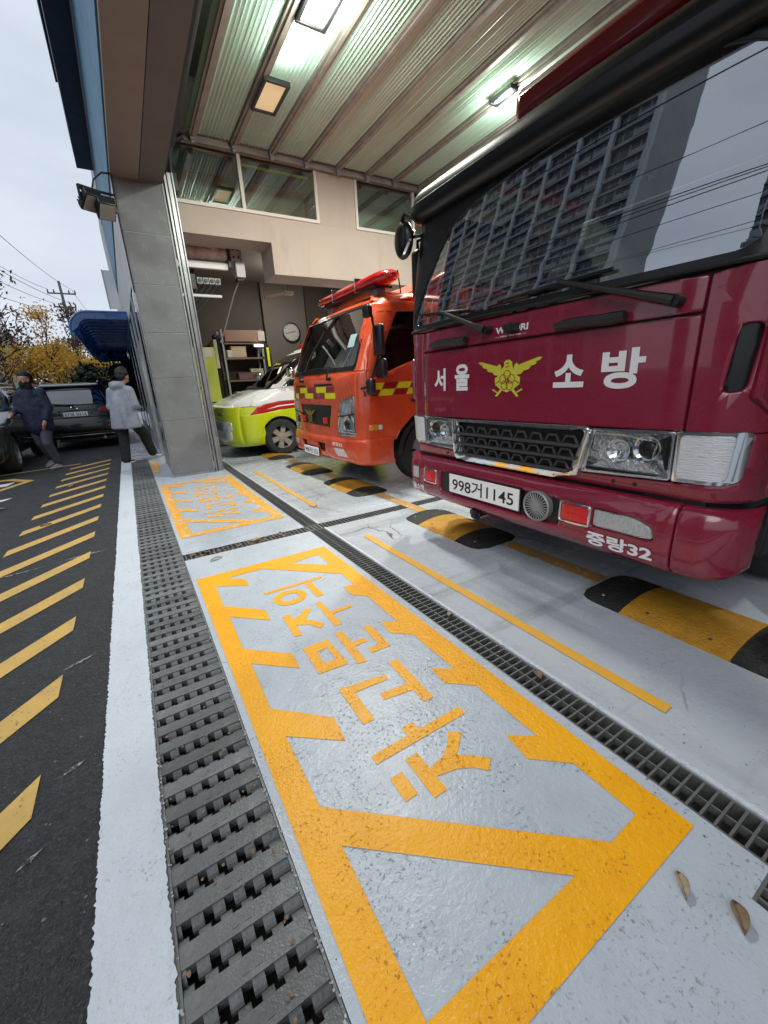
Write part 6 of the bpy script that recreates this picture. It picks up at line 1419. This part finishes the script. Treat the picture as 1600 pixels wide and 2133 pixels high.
# utility pole with cross arms and wires
pp = empty('utility_pole', (-2.72, 45, 0), 'tall thin utility pole with cross arms above the yellow tree', 'utility pole')
MB().tube([(0, 0, -.1), (-.02, 0, 10.4)], [.15, .09], 10).build('pole', steelpole, pp, True)
for z, l in ((9.5, .95), (8.5, .75), (7.7, .7)):
    a = MB().box(-l, l, -.05, .05, z - .05, z + .05).build('cross_arm', steelpole, pp)
    for k in (-1, -.55, .55, 1): MB().lathe((k * l * .95, 0, z + .05), (0, 0, 1), [(.05, 0), (.06, .1), (.03, .16), (.05, .22), (0, .24)], 8).build('insulator', blackpl, a, True)
MB().box(.0, .5, -.2, .2, 6.3, 7.1).build('transformer', alugrey, pp, bev=.05)
wires = [((-3.55, 45, 9.75), (-7.5, 2, 9.2), 1.2), ((-1.9, 45, 9.75), (-5.2, 2, 9.0), 1.1), ((-3.4, 45, 8.75), (-7.2, 2, 7.6), 1.0), ((-2.0, 45, 8.75), (-6.0, 2, 6.9), 1.0), ((-2.7, 45, 7.9), (-8.5, 2, 6.2), .8), ((-2.0, 45, 9.75), (2.5, 90, 8.6), 1.2), ((-3.4, 45, 8.7), (.8, 90, 7.4), 1.0)]
WL = ['outer left wire from the top arm of the pole', 'inner left wire from the top arm of the pole', 'outer left wire from the second arm of the pole', 'inner wire from the second arm of the pole', 'lowest wire running left from the pole', 'upper wire running right from the pole behind the awning', 'lower wire running right from the pole behind the awning']
for i, (a, b, sag) in enumerate(wires):
    A_, B_ = Vector(a), Vector(b); pts = [A_.lerp(B_, k / 16) - Vector((0, 0, sag * 4 * (k / 16) * (1 - k / 16))) for k in range(17)]
    tag(MB().tube(pts, .014, 5).build('overhead_wire', blackpl), 'thin overhead ' + WL[i], 'wire', group='overhead wires from the pole')
# wires across the road that show as reflections in the windscreen
for i, (z, ya) in enumerate(((17.6, 30), (16.0, 30), (13.9, 30), (10.6, 30))):
    pts = [Vector((-22, -10 + 60 * k / 16, z - 3.0 * 4 * (k / 16) * (1 - k / 16) * .5 + .04 * k)) for k in range(17)]
    w_ = tag(MB().tube(pts, .035, 5).build('overhead_wire', blackpl), ['topmost', 'second', 'third', 'lowest'][i] + ' of four road wires mirrored in the windscreen of the maroon truck', 'wire', group='wires mirrored in the windscreen')
# apartment towers across the road: reflected in the windscreen
def tower(x, y0, y1, h, label, bays):
    t = empty('apartment_tower', (x, y0, 0), label, 'apartment tower'); w = y1 - y0
    MB().box(-14, -.8, 0, w, 0, h).build('wall', towerm, t)
    bw = w / bays; fr = MB(); pier = MB(); slab = MB(); rail = MB()
    me = None
    wm = MB().box(-.79, -.72, .25, bw * .46, .9, 2.4).box(-.79, -.72, bw * .54, bw - .25, .9, 2.4).mesh('window'); wm.materials.append(towerw)
    nf = int(h / 2.9); cnt = 0
    for f in range(nf):
        slab.box(-.795, -.1 if f % 1 == 0 else 0, 0, w, f * 2.9 + 2.62, f * 2.9 + 2.86)
        for b in range(bays):
            if b % 3 != 1: rail.box(-.18, -.12, b * bw + .3, (b + 1) * bw - .3, f * 2.9 + .15, f * 2.9 + 1.0)
            if cnt < 150:
                link('window', wm, None, t, loc=(0, b * bw, f * 2.9)); cnt += 1
            else: fr.box(-.79, -.72, b * bw + .25, b * bw + bw * .46, f * 2.9 + .9, f * 2.9 + 2.4).box(-.79, -.72, b * bw + bw * .54, (b + 1) * bw - .25, f * 2.9 + .9, f * 2.9 + 2.4)
    for b in range(0, bays + 1, 2): pier.box(-.79, .25, b * bw - .45, b * bw + .45, 0, h)
    pier.build('pier', towerl, t); slab.build('floor_slab', towerm, t); rail.build('balcony_rail', towerm, t)
    if fr.v: tag(fr.build('windows', towerw, t), kind='stuff')
    MB().box(-14.2, .1, -.2, w + .2, h + .01, h + 1.2).build('parapet', towerl, t)
tower(-58, 37.5, 128, 78, 'tall grey apartment tower across the road mirrored in the windscreen, left of the sky gap', 23)
tower(-60, -10, 18.5, 78, 'apartment tower across the road mirrored at the right windscreen edge', 7)

# grit, paint crumbs and leaf scraps along the gutter and scuffs on the asphalt
rnd = random.Random(11)
def scraps(name, label, n, place, size, mat, cat='grit'):
    m = MB()
    for _ in range(n):
        x, y_, z = place(); r = size * rnd.uniform(.5, 1.5); k = rnd.randint(4, 6); a0 = rnd.uniform(0, 6)
        vs = [(x + r * rnd.uniform(.6, 1.2) * math.cos(a0 + 2 * PI * i / k), y_ + r * rnd.uniform(.6, 1.4) * math.sin(a0 + 2 * PI * i / k), z + rnd.uniform(0, .002)) for i in range(k)]
        vs.append((x, y_, z + r * .35)); m.add(vs, [(i, (i + 1) % k, k) for i in range(k)])
    return tag(m.build(name, mat), label, cat, kind='stuff')
scraps('paint_crumbs', 'pale paint crumbs along both edges of the wide gutter grating', 420, lambda: (rnd.choice([rnd.gauss(.130, .004), rnd.gauss(-.158, .003)]), .2 + 7 * rnd.random() ** 1.6, .001), .0030, M('pale_grit', (.42, .43, .44), .8))
scraps('gutter_grit', 'dark grit and leaf scraps in the wide gutter grating', 700, lambda: (rnd.uniform(-.15, .125), .2 + 6 * rnd.random() ** 1.5, rnd.choice([.0005, -.05, -.08])), .0045, litterm)
scraps('floor_grit', 'small dark grit scattered on the apron by the long steel grating', 260, lambda: (rnd.choice([rnd.uniform(.15, 1.17), rnd.gauss(1.16, .02), rnd.uniform(1.33, 2.0)]), .15 + 4 * rnd.random(), .0005), .0022, trench)
scraps('road_grit', 'pale grit scattered on the asphalt', 900, lambda: (-.34 - 2.2 * rnd.random() ** 1.3, .8 + 9 * rnd.random(), .0005), .0042, M('road_grit_stone', (.16, .165, .17), .9))
chalk = M('chalk_scuff', (.30, .31, .33), .8, worn=(70, .47, (.03, .033, .038)))
for (x, y_, a, l, w) in ((-.55, 4.02, .25, .42, .02), (-.46, 2.28, .5, .16, .012), (-.42, 1.55, .5, .09, .010), (-.50, 1.25, .6, .07, .008), (-.60, 1.05, .6, .05, .008), (-1.0, 3.9, .2, .5, .012)):
    p = Vector((x, y_, 0)); d_ = Vector((math.cos(a), math.sin(a), 0)); q_ = Vector((-d_.y, d_.x, 0)) * w
    sheet('scuff_mark', [tuple((p - d_ * l / 2)[:2]), tuple((p + q_)[:2]), tuple((p + d_ * l / 2)[:2]), tuple((p - q_)[:2])], .003, chalk, road)
